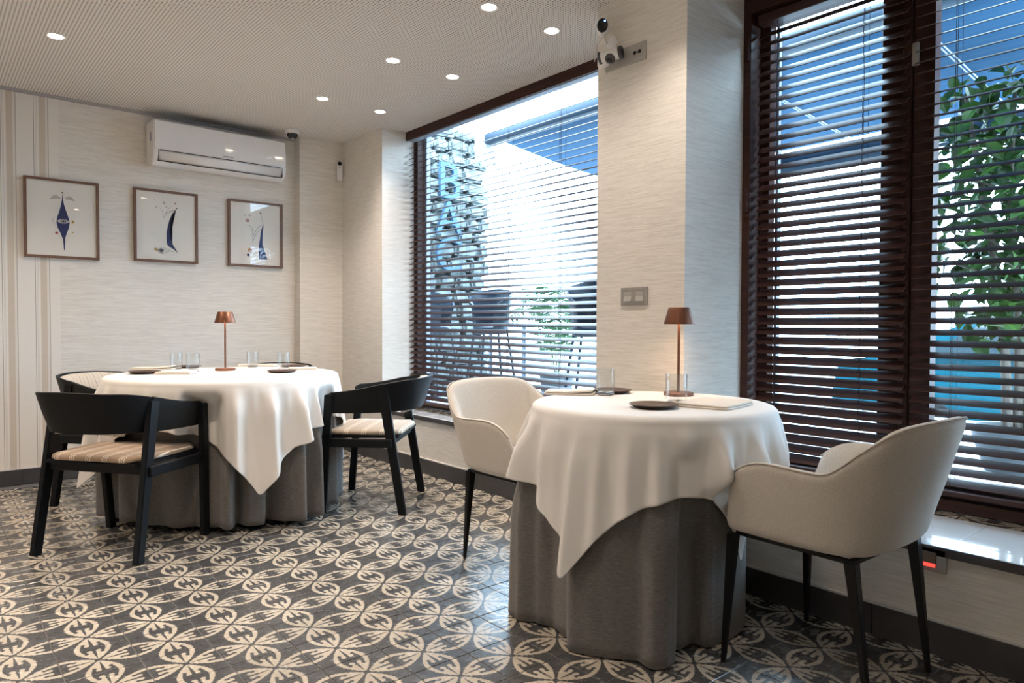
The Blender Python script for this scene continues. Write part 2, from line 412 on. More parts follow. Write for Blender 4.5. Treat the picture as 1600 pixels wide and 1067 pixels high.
# sill tiles
def sill(name, x0, x1, y0, y1, z, parent_label=None):
    s = fin(B(x0-.0, x1, y0, y1, z-.022, z-.004), name, GROUT, kind='structure')
    n = int(math.ceil((y1-y0)/T)); y = y1
    k = 0
    while y > y0+.02:
        w = min(T, y-y0)
        for (a, b_) in ((x0-.006, x1-.140), (x1-.1385, x1)):
            bm = B(a-(a+b_)/2, b_-(a+b_)/2, -w/2+.001, w/2-.001, -.016, 0)
            es = [e for e in bm.edges if e.verts[0].co.z > -1e-5 and e.verts[1].co.z > -1e-5]
            bmesh.ops.bevel(bm, geom=es, offset=.0015, segments=1, affect='EDGES')
            o = fin(bm, 'tile' if b_ == x1 else 'pale_tile', SILLT if b_ == x1 else PALET, s); o.location = ((a+b_)/2, y-w/2, z)
        y -= T; k += 1
    fin(B(x0-.012, x0-.0065, y0, y1, z-.030, z-.001), 'edge_strip', BASE, s)
    return s
sill('trim_2', XW, XG-.01, 2.275, 4.707, .400)
sill('trim_3', XP, XG-.01, .30, 1.775, .347)

# baseboards as separate tiles
def baseboard(name, p0, p1, nrm, h, start, L):
    p0 = Vector(p0); p1 = Vector(p1); d = (p1-p0); ln = d.length; d.normalize(); nrm = Vector(nrm)
    ang = atan2(d.y, d.x)
    bk = bmesh.new()
    root = fin(B(0, ln, -.004, .004, h, h+.006), name, CAPW, kind='structure'); root.location = (*(p0+nrm*.004), 0); root.rotation_euler = (0, 0, ang)
    side = 1 if Vector((-d.y, d.x)).dot(nrm) > 0 else -1
    a = 0; cut = start
    while a < ln-.005:
        b_ = min(cut, ln)
        bm = B(a+.001, b_-.001, min(0, side*.010), max(0, side*.010), 0, h, bev=.0012)
        fin(bm, 'baseboard_tile', BASE, root)
        a = b_; cut += L
    return root
baseboard('baseboard_back', (-2.3, YB), (2.335, YB), (0, -1), .100, .3, .313)
baseboard('baseboard_corner', (2.335, 5.37), (XW, 5.37), (0, -1), .100, .4, .6)
baseboard('baseboard_right', (XW, 5.37), (XW, 2.275), (-1, 0), .100, .607, .613)
baseboard('baseboard_right', (XP, 2.275), (XP, -1.7), (-1, 0), .104, .055+.613, .613)
baseboard('baseboard_left', (-2.3, -1.7), (-2.3, YB), (1, 0), .100, .6, .6)

# ------------------------------------------------------------------ windows
def blind(name, y0, y1, x, ztop, zbot, tilt, cords, label, valance=None, pitch=.043):
    """x = slat centre plane; tilt raises the outer edge"""
    root = empty(name, (x, (y0+y1)/2, zbot), 0, label, 'window blind', 'brown wooden venetian blinds')
    L = (y1-y0)/2; H = ztop-zbot
    me = None; n = int((H-.05)/pitch)
    bm = bmesh.new(); w = .025; ct, st = cos(tilt), sin(tilt)
    # slightly crowned slat: 3 strips across
    prof = [(-w, 0), (-w*.3, .0012), (w*.3, .0012), (w, 0), (w, -.0028), (-w, -.0028)]
    poly = [(px*ct-pz*st, px*st+pz*ct) for px, pz in prof]
    prism(bm, poly, 'y', -L, L)
    bmesh.ops.recalc_face_normals(bm, faces=bm.faces)
    me = bpy.data.meshes.new('slat'); bm.to_mesh(me); bm.free(); me.materials.append(SLAT)
    for i in range(n):
        o = bpy.data.objects.new('slat', me); COL.objects.link(o); o.parent = root
        o.location = (random.uniform(-.001, .001), random.uniform(-.002, .002), .055+i*pitch+random.uniform(-.0008, .0008)); o.rotation_euler = (random.uniform(-.0006, .0006), random.uniform(-.02, .02), 0)
    fin(B(-.025, .025, -L, L, .004, .024, bev=.003), 'bottom_rail', SLAT, root)
    fin(B(-.028, .028, -L, L, H-.035, H+.005, bev=.002), 'head_rail', GREYF if valance else SLAT, root)
    for c in cords:
        yy = c-(y0+y1)/2
        bm = bmesh.new(); e = .0265*ct+.001
        for dx, sg in ((-e, -1), (e, 1)): box(bm, dx-.0007, dx+.0007, yy-.0007, yy+.0007, .01, H)
        box(bm, -.001, .001, yy+.013, yy+.015, .02, H)
        fin(bm, 'ladder_cord', CORD, root)
    if valance:
        va, vb, vx0, vx1, vz0 = valance
        fin(B(vx0-x, vx1-x, va-(y0+y1)/2, vb-(y0+y1)/2, vz0-zbot, CZ-zbot-.001, bev=.002), 'valance', WOOD, root)
    return root

# window 1 (far bay)
w1 = empty('window_1', (XG, 3.49, .4), 0, kind='structure')
def wpart(root, name, m, *a, **k):
    o = fin(B(*a, **k), name, m, root); o.location = -root.location; return o
wpart(w1, 'frame_post', WOOD, XG-.015, XG+.045, 4.655, 4.707, .40, CZ)
wpart(w1, 'frame_post', WOOD, XG-.015, XG+.045, 2.275, 2.33, .40, CZ)
wpart(w1, 'frame_rail', WOOD, XG-.015, XG+.045, 2.33, 4.655, .402, .440)
wpart(w1, 'frame_rail', WOOD, XG-.015, XG+.045, 2.33, 4.655, CZ-.02, CZ)
wpart(w1, 'glass_pane', PANE, XG+.012, XG+.018, 2.33, 4.655, .440, CZ-.02)
wpart(w1, 'outer_frame', GREYF, XG+.045, XG+.085, 4.625, 4.707, .40, CZ)
blind('venetian_blind', 2.30, 4.690, 2.950, 2.50, .430, radians(25), (4.465, 4.008, 3.496, 3.009, 2.50),
      'wide brown wooden venetian blind between the corner pillar and the square pillar', valance=(2.277, 4.705, 2.905, 2.922, 2.468))

# window 2: two casements each with its own blind
w2 = empty('window_2', (XG, 1.0, .35), 0, kind='structure')
wpart(w2, 'frame_post', WOOD, 2.893, XG+.05, 1.738, 1.775, .349, CZ)
wpart(w2, 'frame_post', WOOD, 2.893, XG+.05, .30, .335, .349, CZ)
wpart(w2, 'frame_rail', WOOD, 2.893, XG+.05, .335, 1.738, 2.455, CZ)
wpart(w2, 'frame_rail', WOOD, 2.94, XG+.05, .335, 1.738, .352, .392)
def sash(y0, y1, label):
    s = empty('casement_sash', (XG, (y0+y1)/2, .39), 0); s.parent = w2; s.location = Vector((XG, (y0+y1)/2, .39))-w2.location
    def sp(name, m, x0, x1, a, b_, z0, z1, bev=.003):
        cy = (y0+y1)/2; return fin(B(x0-XG, x1-XG, a-cy, b_-cy, z0-.39, z1-.39, bev=bev), name, m, s)
    sp('stile', WOOD, 2.982, 3.035, y1-.045, y1, .392, 2.455)
    sp('stile', WOOD, 2.982, 3.035, y0, y0+.095, .392, 2.455) if y1 > 1.5 else sp('stile', WOOD, 2.982, 3.035, y0, y0+.045, .392, 2.455)
    sp('rail', WOOD, 2.982, 3.035, y0+.045, y1-.045, .392, .462)
    sp('rail', WOOD, 2.982, 3.035, y0+.045, y1-.045, 2.415, 2.455)
    sp('glass_pane', PANE, 3.006, 3.012, y0+.03, y1-.03, .45, 2.43, bev=0)
    sp('weather_strip', GREYF, 3.035, 3.06, y1-.060, y1-.045, .45, 2.43, bev=0)
    return s
sash(1.112, 1.738, '')
sash(.335, 1.108, '')
# extra stile width on the right sash next to the meeting line
wpart(w2, 'meeting_stile', WOOD, 2.978, 3.035, 1.010, 1.108, .392, 2.455)
wpart(w2, 'astragal', WOOD, 2.962, 2.982, 1.085, 1.118, .392, 2.455, bev=.003)
for hz in (.55, 1.62, 2.30):
    bm = bmesh.new(); tube(bm, [(2.889, 1.752, hz-.055), (2.889, 1.752, hz+.055)], .008, 10)
    o = fin(bm, 'hinge', WOOD, w2, smooth='auto'); o.location = -w2.location
# valance boards over the blinds (dark)
blind('venetian_blind', 1.092, 1.722, 2.945, 2.440, .405, radians(40), (1.627, 1.25),
      'left brown venetian blind on the tall window beside the square pillar, nearly closed', pitch=.0432)
blind('venetian_blind', .360, 1.062, 2.945, 2.440, .405, radians(23), (.915, .52),
      'right brown venetian blind with a leafy tree behind it', pitch=.0432)
# small contact sensor on the meeting stile
cs = empty('contact_sensor', (2.975, 1.075, 2.10), 0, 'small grey magnetic contact sensor on the dark stile between the two right blinds', 'sensor')
fin(B(-.016, .004, -.013, .013, -.045, .045, bev=.005, seg=2), 'sensor_body', mat('grey_sensor_plastic', (.30, .28, .26), .5), cs, smooth='auto')
fin(B(-.010, .004, .030, .046, -.010, .030, bev=.003), 'sensor_magnet', mat('grey_magnet_plastic', (.24, .22, .21), .5), cs, label='narrow magnet block left of the sensor body')
# tiny white clip on window 1 head
cl = fin(B(2.885, 2.905, 2.30, 2.325, 2.415, 2.45, bev=.004), 'blind_clip', WPLAS, label='tiny white plastic clip under the valance beside the square pillar', cat='clip')

# ------------------------------------------------------------------ downlights
def downlight(x, y, label, pw=1.0):
    r = empty('ceiling_downlight', (x, y, CZ), 0, label, 'ceiling light', 'recessed ceiling downlights')
    bm = lathe(bmesh.new(), [(.034, -.001), (.036, -.004), (.044, -.004), (.046, 0), (.034, 0), (.034, -.001)], 28)
    fin(bm, 'trim_ring', WPLAS, r, smooth='auto')
    bm = lathe(bmesh.new(), [(0, -.0035), (.033, -.0035), (.033, -.001), (0, -.001)], 24)
    fin(bm, 'lens', BULB, r)
    L = bpy.data.lights.new('spot', 'SPOT'); L.energy = SPOT_POWER*pw; L.color = SPOT_COL if x > 0 and not (x < 1 and y > 2) else (1.0, .80, .64); L.spot_size = radians(116); L.spot_blend = .8; L.shadow_soft_size = .035
    lo = bpy.data.objects.new('downlight_beam', L); COL.objects.link(lo); lo.parent = r; lo.location = (0, 0, -.012)
downlight(.564, 4.332, 'recessed ceiling downlight above the left wall, leftmost of the six')
downlight(2.063, 3.475, 'recessed ceiling downlight left of the pair nearer the middle', .8)
downlight(2.469, 3.467, 'recessed ceiling downlight right of the pair near the window valance', .5)
downlight(2.465, 2.599, 'recessed ceiling downlight just left of the square pillar top', .28)
downlight(2.056, 4.361, 'recessed ceiling downlight left of the pair farthest back', .8)
downlight(2.487, 4.362, 'recessed ceiling downlight right of the farthest pair, near the corner pillar', .45)
# unseen downlights outside the frame: rows carried on, others added to brighten the room
for k_, (x, y, pw) in enumerate(((2.06, 2.6, .35), (.564, 2.6, 1), (2.06, 1.73, .45), (.564, 1.2, .5), (-.9, 4.0, 1.3), (-.9, 2.2, 1.3), (-.9, .4, .6), (1.6, 0.2, .12), (-.3, -.9, .3), (-1.8, 1.3, 1), (-1.8, 3.2, 1.2))):
    downlight(x, y, 'unseen ceiling downlight added outside the picture, ' + ('above the left cream chair', 'above the black chair in front', 'straight above the near table', 'above the open floor in front',
        'by the far left wall', 'left of the open floor', 'left of the viewer', 'above the viewer on the right', 'behind the viewer', 'by the left wall near the viewer', 'by the left wall halfway back')[k_], pw)

# ------------------------------------------------------------------ black armchairs
def black_chair(name, cush, label, back_pad=True):
    r = empty(name, (0, 0, 0), 0, label, 'chair', 'black wooden armchairs round the far table')
    half = [(0, -.278), (.100, -.269), (.176, -.234), (.226, -.165), (.254, -.062), (.270, .060), (.280, .200)]
    pts = [(-x, y, 0) for x, y in half[::-1]]+[(x, y, 0) for x, y in half[1:]]
    N = 64; cl_ = catmull(pts, N)
    def shell(i0, i1, off0, off1, zt_add=0, zb_add=0):
        bm = bmesh.new(); rows = []
        for i in range(i0, i1+1):
            p = cl_[i]; t = (cl_[min(i+1, N)]-cl_[max(i-1, 0)]).normalized(); n = Vector((t.y, -t.x, 0))
            s = abs(i/N*2-1)             # 0 back, 1 arm tip
            zt = .750-.012*sst(0, .5, s)-.070*sst(.35, 1, s); zb = .564-.008*sst(.2, .9, s)
            flare = .046*(1-sst(.15, .80, s))+.004
            if s > .955:
                k = (s-.955)/.045; zt -= .018*k*k; zb += .010*k*k
            zt += zt_add; zb -= zb_add
            outb = p+n*(off1-.012); outt = p+n*(flare+off1); inb = p+n*(off0-.012); intt = p+n*(flare+off0)
            om = outb.lerp(outt, .5)+n*.004; im = inb.lerp(intt, .5)+n*.004
            rows.append([(outb.x, outb.y, zb), (om.x, om.y, (zb+zt)/2), (outt.x, outt.y, zt-.003), ((outt.x+intt.x)/2, (outt.y+intt.y)/2, zt),
                         (intt.x, intt.y, zt-.003), (im.x, im.y, (zb+zt)/2), (inb.x, inb.y, zb)])
        vs = grid(bm, rows, closed=True)
        bm.faces.new(vs[0]); bm.faces.new(vs[-1][::-1]); return bm
    fin(shell(0, N, -.007, .007), 'back_band', BLK, r, smooth='auto')
    fin(shell(0, 13, -.010, .010, .003, .003), 'arm_wrap', LEATH, r, smooth='auto', label='stitched black leather wrap on the armrest')
    fin(shell(N-13, N, -.010, .010, .003, .003), 'arm_wrap', LEATH, r, smooth='auto', label='stitched black leather wrap on the armrest')
    for sx in (-1, 1):
        bm = bmesh.new(); beam(bm, (sx*.268, -.222, 0), (sx*.256, -.108, .700), .032, .030, .042, .056); fin(bm, 'leg', BLK, r, smooth='auto')
        bm = bmesh.new(); beam(bm, (sx*.272, .222, 0), (sx*.298, .178, .658), .032, .028, .038, .046); fin(bm, 'leg', BLK, r, smooth='auto')
        bm = bmesh.new(); box(bm, sx*.278-.013, sx*.278+.013, -.165, .205, .368, .415, bev=.004); fin(bm, 'side_rail', BLK, r, smooth='auto')
    fin(B(-.27, .27, -.165, -.14, .375, .415, bev=.004), 'cross_rail', BLK, r, smooth='auto')
    fin(B(-.27, .27, .182, .206, .375, .415, bev=.004), 'cross_rail', BLK, r, smooth='auto')
    # dished plywood seat
    bm = bmesh.new(); rows = []
    for j in range(13):
        v = -1+2*j/12; row = []
        for i in range(13):
            u = -1+2*i/12; hw = .255-.02*max(0, -v)**2
            row.append((u*hw, .02+v*.215, .424-.010*(1-u*u)*(1-v*v)+.004*u*u))
        rows.append(row)
    vs = grid(bm, rows); ext = bmesh.ops.extrude_face_region(bm, geom=bm.faces[:])
    for v in [g for g in ext['geom'] if isinstance(g, bmesh.types.BMVert)]: v.co.z -= .012
    fin(bm, 'seat', BLK, r, smooth='auto')
    # loose cushion
    bm = bmesh.new(); rows = []; n = 28
    for lvl, (sc, z) in enumerate(((0, .430), (.80, .428), (.97, .430), (1.0, .438), (.985, .449), (.93, .457), (.5, .462), (0, .463))):
        row = []
        for i in range(n):
            a = 2*pi*i/n; c, s = cos(a), sin(a); e = .30
            x = (abs(c)**e)*(1 if c > 0 else -1)*.250*sc; y = (abs(s)**e)*(1 if s > 0 else -1)*.220*sc
            wv = .002*sin(7*a)*sc if 1 < lvl < 6 else 0
            row.append((x*(1-.06*max(0, -y/.2)), y+.012, z+wv))
        rows.append(row)
    grid(bm, rows, closed=True); bmesh.ops.remove_doubles(bm, verts=bm.verts, dist=1e-4)
    fin(bm, 'seat_cushion', cush, r, smooth=True, label='beige striped seat cushion')
    if back_pad:
        bm = bmesh.new(); rows = []
        a, b_ = 19, N-19
        for i in range(a, b_+1):
            p = cl_[i]; t = (cl_[i+1]-cl_[i-1]).normalized(); nn = Vector((t.y, -t.x, 0)); s = (i-a)/(b_-a)
            th = .030*min(1, 6*s, 6*(1-s))**.5+.001; row = []
            for k, (q, z) in enumerate(((-.012, .560), (-.012-th*.8, .565), (-.004-th, .64), (.030-th, .720), (.042-th*.5, .742), (.050-.010, .738))):
                fl_ = (1-sst(.35, 1, abs(2*s-1)))*.0
                p2 = p+nn*(q-.012); row.append((p2.x, p2.y, z-.012*sst(.3, 1, abs(2*s-1))))
            rows.append(row)
        vs = grid(bm, rows, closed=True); bm.faces.new(vs[0]); bm.faces.new(vs[-1][::-1])
        fin(bm, 'back_cushion', BACKF, r, smooth=True, label='pale back cushion with thin brown lines')
    return r
def face(o, x, y, dx, dy):
    o.location = (x, y, 0); o.rotation_euler = (0, 0, atan2(-dx, dy))
chA = black_chair('wooden_armchair', CUSH_A, 'black wooden armchair in front at far left, its back to the viewer')
face(chA, .728, 3.684, .797, .604)
chB = copy_tree(chA); relabel(chB, 'black wooden armchair right of the far table, next to the low window sill')
for c in chB.children:
    if c.name.startswith('seat_cushion'): c.data = c.data.copy(); c.data.materials[0] = CUSH_B
face(chB, 2.040, 3.640, -.72, .695)
chC = copy_tree(chA); relabel(chC, 'black wooden armchair behind the far table on the left, pale cushion inside its back'); face(chC, .925, 4.680, .55, -.80)
chD = copy_tree(chA); relabel(chD, 'black wooden armchair mostly hidden behind the far table, near the corner'); face(chD, 1.96, 4.97, -.50, -.85)

# ------------------------------------------------------------------ white upholstered armchairs
def white_chair(label):
    r = empty('upholstered_armchair', (0, 0, 0), 0, label, 'chair', 'cream upholstered armchairs at the near table')
    bot = [(.236, .218), (.240, .10), (.240, -.02), (.230, -.105), (.203, -.165), (.135, -.202), (0, -.212)]
    top = [(.270, .182, .634), (.292, .05, .648), (.299, -.075, .645), (.296, -.140, .653), (.274, -.218, .718), (.212, -.289, .776), (0, -.324, .790)]
    bp = [(-x, y, .412) for x, y in bot]+[(x, y, .412) for x, y in bot[-2::-1]]
    tp = [(-x, y, z) for x, y, z in top]+[(x, y, z) for x, y, z in top[-2::-1]]
    N = 48; b_ = catmull(bp, N); t_ = catmull(tp, N)
    bm = bmesh.new(); rows = []
    for i in range(N+1):
        B0 = b_[i]; T0 = t_[i]
        tg = (t_[min(i+1, N)]-t_[max(i-1, 0)]); n = Vector((-tg.y, tg.x, 0)).normalized()   # points to the inside
        if n.dot(Vector((-T0.x, .1-T0.y, 0))) < 0: n = -n
        th = .036; endk = min(i, N-i); k = sst(-1, 5, endk); th = .036*(.55+.45*k)
        dz = 0
        if endk < 4: dz = -(.045, .020, .007, .001)[endk]
        row = []
        row.append(B0+n*.05+Vector((0, 0, -.004)))
        row.append(B0+n*.012+Vector((0, 0, .0)))
        row.append(B0.lerp(T0, .06)-n*.010)
        for f in (.22, .42, .62, .82): row.append(B0.lerp(T0, f)-n*.008*sin(pi*f)**.8+Vector((0, 0, dz*f)))
        row.append(B0.lerp(T0, .95)-n*.006+Vector((0, 0, dz)))
        row.append(T0+n*.004+Vector((0, 0, dz)))
        row.append(T0+n*th*.5+Vector((0, 0, .005+dz)))
        row.append(T0+n*th*.95+Vector((0, 0, -.006+dz)))
        row.append(B0.lerp(T0, .80)+n*(th+.004)+Vector((0, 0, dz*.8)))
        row.append(B0.lerp(T0, .45)+n*(th+.010))
        row.append(B0.lerp(T0, .18)+n*(th+.020))
        rows.append(row)
    vs = grid(bm, rows)
    for e in (vs[0], vs[-1]):
        try: bm.faces.new(e)
        except Exception: pass
    o = fin(bm, 'shell', CREAM, r, smooth=True)
    md = o.modifiers.new('sub', 'SUBSURF'); md.levels = 1; md.render_levels = 1
    # seat pad with rounded nose
    bm = bmesh.new(); rows = []; n = 40
    for sc, z in ((0, .405), (.80, .405), (.93, .408), (.985, .425), (1.0, .445), (.985, .465), (.93, .480), (.8, .487), (.4, .490), (0, .490)):
        row = []
        for i in range(n):
            a = 2*pi*i/n; c, s = cos(a), sin(a); e = .55
            x = (abs(c)**e)*(1 if c > 0 else -1)*.226*sc; y = (abs(s)**e)*(1 if s > 0 else -1)*(.252 if s > 0 else .19)*sc
            row.append((x, y+.035, z))
        rows.append(row)
    grid(bm, rows, closed=True); bmesh.ops.remove_doubles(bm, verts=bm.verts, dist=1e-4)
    fin(bm, 'seat', CREAM, r, smooth=True)
    # piping along the outer top edge
    bm = bmesh.new(); pp = []
    for i in range(N+1):
        T0 = t_[i]; tg = (t_[min(i+1, N)]-t_[max(i-1, 0)]); nn = Vector((-tg.y, tg.x, 0)).normalized()
        if nn.dot(Vector((-T0.x, .1-T0.y, 0))) < 0: nn = -nn
        ek = min(i, N-i); dz = -(.045, .020, .007, .001)[ek] if ek < 4 else 0
        pp.append(T0+nn*.002+Vector((0, 0, dz+.0005)))
    tube(bm, pp, .0028, 6); fin(bm, 'piping', PIPE, r, smooth=True)
    # metal base frame and legs
    bm = bmesh.new()
    box(bm, -.19, .19, -.165, -.145, .395, .406); box(bm, -.20, .20, .175, .20, .395, .406); box(bm, -.205, -.185, -.165, .20, .395, .406); box(bm, .185, .205, -.165, .20, .395, .406)
    fin(bm, 'base_frame', METB, r)
    for sx in (-1, 1):
        bm = bmesh.new(); beam(bm, (sx*.245, .213, 0), (sx*.218, .200, .400), .013, .030, .013, .030); fin(bm, 'leg', METB, r, smooth='auto')
        bm = bmesh.new(); beam(bm, (sx*.190, -.205, 0), (sx*.195, -.155, .400), .013, .032, .013, .032); fin(bm, 'leg', METB, r, smooth='auto')
    return r
chE = white_chair('cream upholstered armchair in front at right, its outer back to the viewer'); face(chE, 2.128, .985, .040, 1)
chF = copy_tree(chE); relabel(chF, 'cream upholstered armchair behind the near table on the left, open seat facing it'); face(chF, 2.052, 2.308, 0.02, -1)

# ------------------------------------------------------------------ tables
def interp_hem(tab, th):
    th = th % 360; tab = sorted(tab); n = len(tab)
    for i in range(n):
        a0, r0 = tab[i]; a1, r1 = tab[(i+1) % n]
        d = (a1-a0) % 360; q = (th-a0) % 360
        if q <= d and d > 0:
            t = q/d; t = t*t*(3-2*t); return r0+(r1-r0)*t
    return tab[0][1]
def make_table(C, R, hem, zhem, a_half, rot, nf, seed, lab_table, lab_cloth, lab_skirt, dents):
    def press(th, z, r, off=0):     # cloth pushed in where a chair arm or seat touches it: (angle, half width, radius, upper z)
        for a, hw, rm, zt in dents:
            d = abs((th-a+180) % 360-180); w = (1-sst(hw*.75, hw*1.5, d))*(1-sst(zt-.04, zt+.05, z))
            if w > 0: r = r*(1-w)+min(r, rm+off)*w
        return r
    ZT = .765
    rnd = random.Random(seed)
    t = empty('round_table', (C[0], C[1], 0), 0, lab_table, 'table')
    bm = lathe(bmesh.new(), [(0, .722), (R-.02, .722), (R-.008, .728), (R-.008, .748), (R-.02, .752), (0, .752)], 48); fin(bm, 'tabletop', WOOD, t, smooth='auto')
    bm = lathe(bmesh.new(), [(0, .003), (.20, .003), (.20, .015), (.05, .03), (.038, .06), (.038, .68), (.10, .722), (0, .722)], 24); fin(bm, 'pedestal', METB, t, smooth='auto')
    # ---- skirt
    def skirt_r(th, z):
        h = interp_hem(hem, th)
        k = (.745-z)/(.745-zhem); k = max(0, min(1, k))
        base = R+.004
        g = sst(.02, .55, k)*.80+.20*k
        fold = .010*sin(radians(th)*nf*.5+1.3)*sst(0, .3, k)*(1-k)
        return press(th, z, base+(h-base)*g+fold)
    n = 360; rows = []
    rows.append([(0, 0, .7535)]*1)
    bm = bmesh.new(); c0 = bm.verts.new((0, 0, .7545)); prev = None
    prof = [(R*.5, .7545, None), (R*.93, .7545, None), (R*.985, .753, None), (R+.001, .7475, None)]+[(None, .745-(.745-zhem)*(k/22), 1) for k in range(1, 23)]
    for rr, z, f in prof:
        ring = []
        for i in range(n):
            th = 360*i/n; rad = rr if rr is not None else skirt_r(th, z)
            ring.append(bm.verts.new((rad*cos(radians(th)), rad*sin(radians(th)), z)))
        if prev is None:
            for i in range(n): bm.faces.new((c0, ring[i], ring[(i+1) % n]))
        else:
            for i in range(n): bm.faces.new((prev[i], prev[(i+1) % n], ring[(i+1) % n], ring[i]))
        prev = ring
    sk = fin(bm, 'table_skirt', SKIRT, smooth=True, label=lab_skirt, cat='tablecloth', group='grey floor-length under-cloths')
    sk.location = (C[0], C[1], 0); sm = sk.modifiers.new('thick', 'SOLIDIFY'); sm.thickness = .0015; sm.offset = -1
    # ---- square white overlay
    ph = [rnd.uniform(0, 6.28) for _ in range(6)]
    def own(th, d):
        a = radians(th)
        f = .5+.5*sin(nf*a+ph[0]+.7*sin(2*a+ph[1])+.5*sin(5*a+ph[4]))
        f2 = .5+.5*sin((nf*1.7)*a+ph[2]+.9*sin(3*a+ph[3]))
        return (f**1.7*.058*(.62+.38*sin(3*a+ph[5]))+f2**2*.014)*sst(0, .16, d)*(.8+.9*d)+.05*d*sst(.2, .55, d)
    bm = bmesh.new(); c0 = bm.verts.new((0, 0, ZT)); prev = None; n = 720; K = 26
    seqs = []
    for i in range(n):
        th = 360*i/n; a = radians(th-rot)
        side = a_half/max(abs(cos(a)), abs(sin(a)))
        side = min(side, a_half*1.395)
        hang = side-R
        col = [(R*.55, ZT), (R*.90, ZT), (R*.968, ZT-.0008), (R*.992, ZT-.0045), (R+.006, ZT-.013)]
        for k in range(1, K+1):
            d = hang*k/K
            if k == K-1: d = hang-.010
            z = ZT-.013-d*.985
            z = max(z, .05)
            rr = max(R+.007, skirt_r(th, min(z, .745)) if z < .745 else 0)
            rr = max(rr, R+.006-(.06*sst(0, .5, d)))+.010*sst(0, .05, d)+own(th, d)
            rr = press(th, z, rr, .012)
            col.append((rr, z))
        seqs.append(col)
    # smooth radii around so the overlay never folds through itself
    for k in range(len(seqs[0])):
        rs = [seqs[i][k][0] for i in range(n)]
        for _ in range(3): rs = [(rs[i-1]+2*rs[i]+rs[(i+1) % n])/4 for i in range(n)]
        for i in range(n): seqs[i][k] = (rs[i], seqs[i][k][1])
    for k in range(len(seqs[0])):
        ring = [bm.verts.new((seqs[i][k][0]*cos(2*pi*i/n), seqs[i][k][0]*sin(2*pi*i/n), seqs[i][k][1])) for i in range(n)]
        for i in range(n):
            j = (i+1) % n
            if prev is None: bm.faces.new((c0, ring[i], ring[j]))
            else:
                f_ = bm.faces.new((prev[i], prev[j], ring[j], ring[i]))
                if k == len(seqs[0])-1: f_.material_index = 1
        prev = ring
    cl2 = fin(bm, 'tablecloth', [LINEN, HEM], smooth=True, label=lab_cloth, cat='tablecloth', group='white square tablecloths')
    cl2.location = (C[0], C[1], 0); sm = cl2.modifiers.new('thick', 'SOLIDIFY'); sm.thickness = .0014; sm.offset = -1
C1 = (2.035, 1.61); C2 = (1.328, 4.06)
hem1 = [(118, .45), (130, .40), (144.2, .520), (152, .500), (157.5, .44), (165, .40), (176, .405), (187, .470), (194, .457), (200, .443), (213, .425), (220, .470), (227.4, .452),
        (233, .335), (246, .300), (252, .36), (255.6, .415), (262, .425), (269.3, .423), (276, .36), (290, .39), (300, .34), (314, .42), (330, .36), (345, .42), (0, .38), (15, .42), (40, .37), (65, .42), (90, .38), (105, .42)]
hem2 = [(100, .60), (115, .66), (130, .60), (145, .66), (156.2, .70), (165.4, .645), (172, .590), (179, .53), (186.2, .560), (194, .50), (203.1, .510), (213, .485), (225.3, .515), (234, .480), (243.5, .565), (253, .590), (257.5, .48),
        (262, .565), (268.7, .575), (274, .500), (280, .600), (285.5, .680), (290.5, .600), (296.6, .690), (302, .600), (307.4, .632), (313, .59), (317.6, .639), (327, .585), (336.4, .640), (348, .58), (0, .65), (15, .59), (30, .65), (45, .59), (60, .65), (75, .60), (88, .66)]
make_table(C1, .428, hem1, .006, .664, -172-45, 19, 3, 'round pedestal table under the cloths between the two cream chairs',
           'white square tablecloth on the near round table, two corners hanging low', 'grey woven under-cloth of the near table reaching the floor in deep folds', [(285, 36, .335, .54), (88, 26, .385, .52), (235, 7, .42, .66), (18, 28, .428, .80)])
make_table(C2, .607, hem2, .030, .832, -95-45, 26, 5, 'round pedestal table under the cloths among the black chairs',
           'white square tablecloth on the far round table, long corner hanging in front', 'grey woven under-cloth of the far table hanging just above the floor', [(241.4, 7, .515, .68), (306, 7, .575, .68), (151, 9, .57, .68), (94, 8, .595, .68)])

# ------------------------------------------------------------------ table-top things
ZT = .7655
def tumbler(x, y, label, h=.108, r=.0375):
    bm = lathe(bmesh.new(), [(0, 0), (r*.86, 0), (r*.93, .003), (r*.96, .012), (r, h-.002), (r-.0007, h), (r-.0016, h-.001), (r-.0030, .024), (r-.006, .017), (0, .014)], 40)
    o = fin(bm, 'tumbler', GLASS, smooth='auto', label=label, cat='glass', group='clear water tumblers'); o.location = (x, y, ZT+.0005)
    fin(lathe(bmesh.new(), [(0, .0012), (r*.80, .0012), (r*.87, .0035), (r*.86, .0125), (r*.80, .0135), (0, .0125)], 32), 'thick_base', SOLIDG, o, smooth='auto'); return o
tumbler(2.075, 1.868, 'clear tumbler on the near table, left one beside the folded napkin')
tumbler(2.018, 1.486, 'clear tumbler on the near table, in front of the copper lamp')
tumbler(1.200, 4.585, 'clear tumbler on the far table, farthest left of the four', .100, .036)
tumbler(1.212, 4.285, 'clear tumbler on the far table, second from the left', .105, .037)
tumbler(1.634, 4.495, 'clear tumbler on the far table, just right of the lamp', .100, .036)
tumbler(1.668, 4.080, 'clear tumbler on the far table, rightmost, touching a dark plate', .105, .036)
def plate(x, y, label, r=.083):
    bm = lathe(bmesh.new(), [(0, 0), (r*.70, 0), (r*.80, .003), (r, .012), (r+.0005, .0135), (r-.002, .0145), (r*.80, .009), (r*.7, .0065), (0, .0065)], 44)
    o = fin(bm, 'side_plate', PLATE, smooth='auto', label=label, cat='plate', group='small dark brown plates'); o.location = (x, y, ZT); return o
plate(1.893, 1.486, 'small dark plate at the front of the near table')
plate(2.175, 1.925, 'small dark plate at the back of the near table, behind the left tumbler')
plate(.955, 4.275, 'small dark plate at the front left edge of the far table')
plate(1.588, 3.905, 'small dark plate at the front right of the far table')
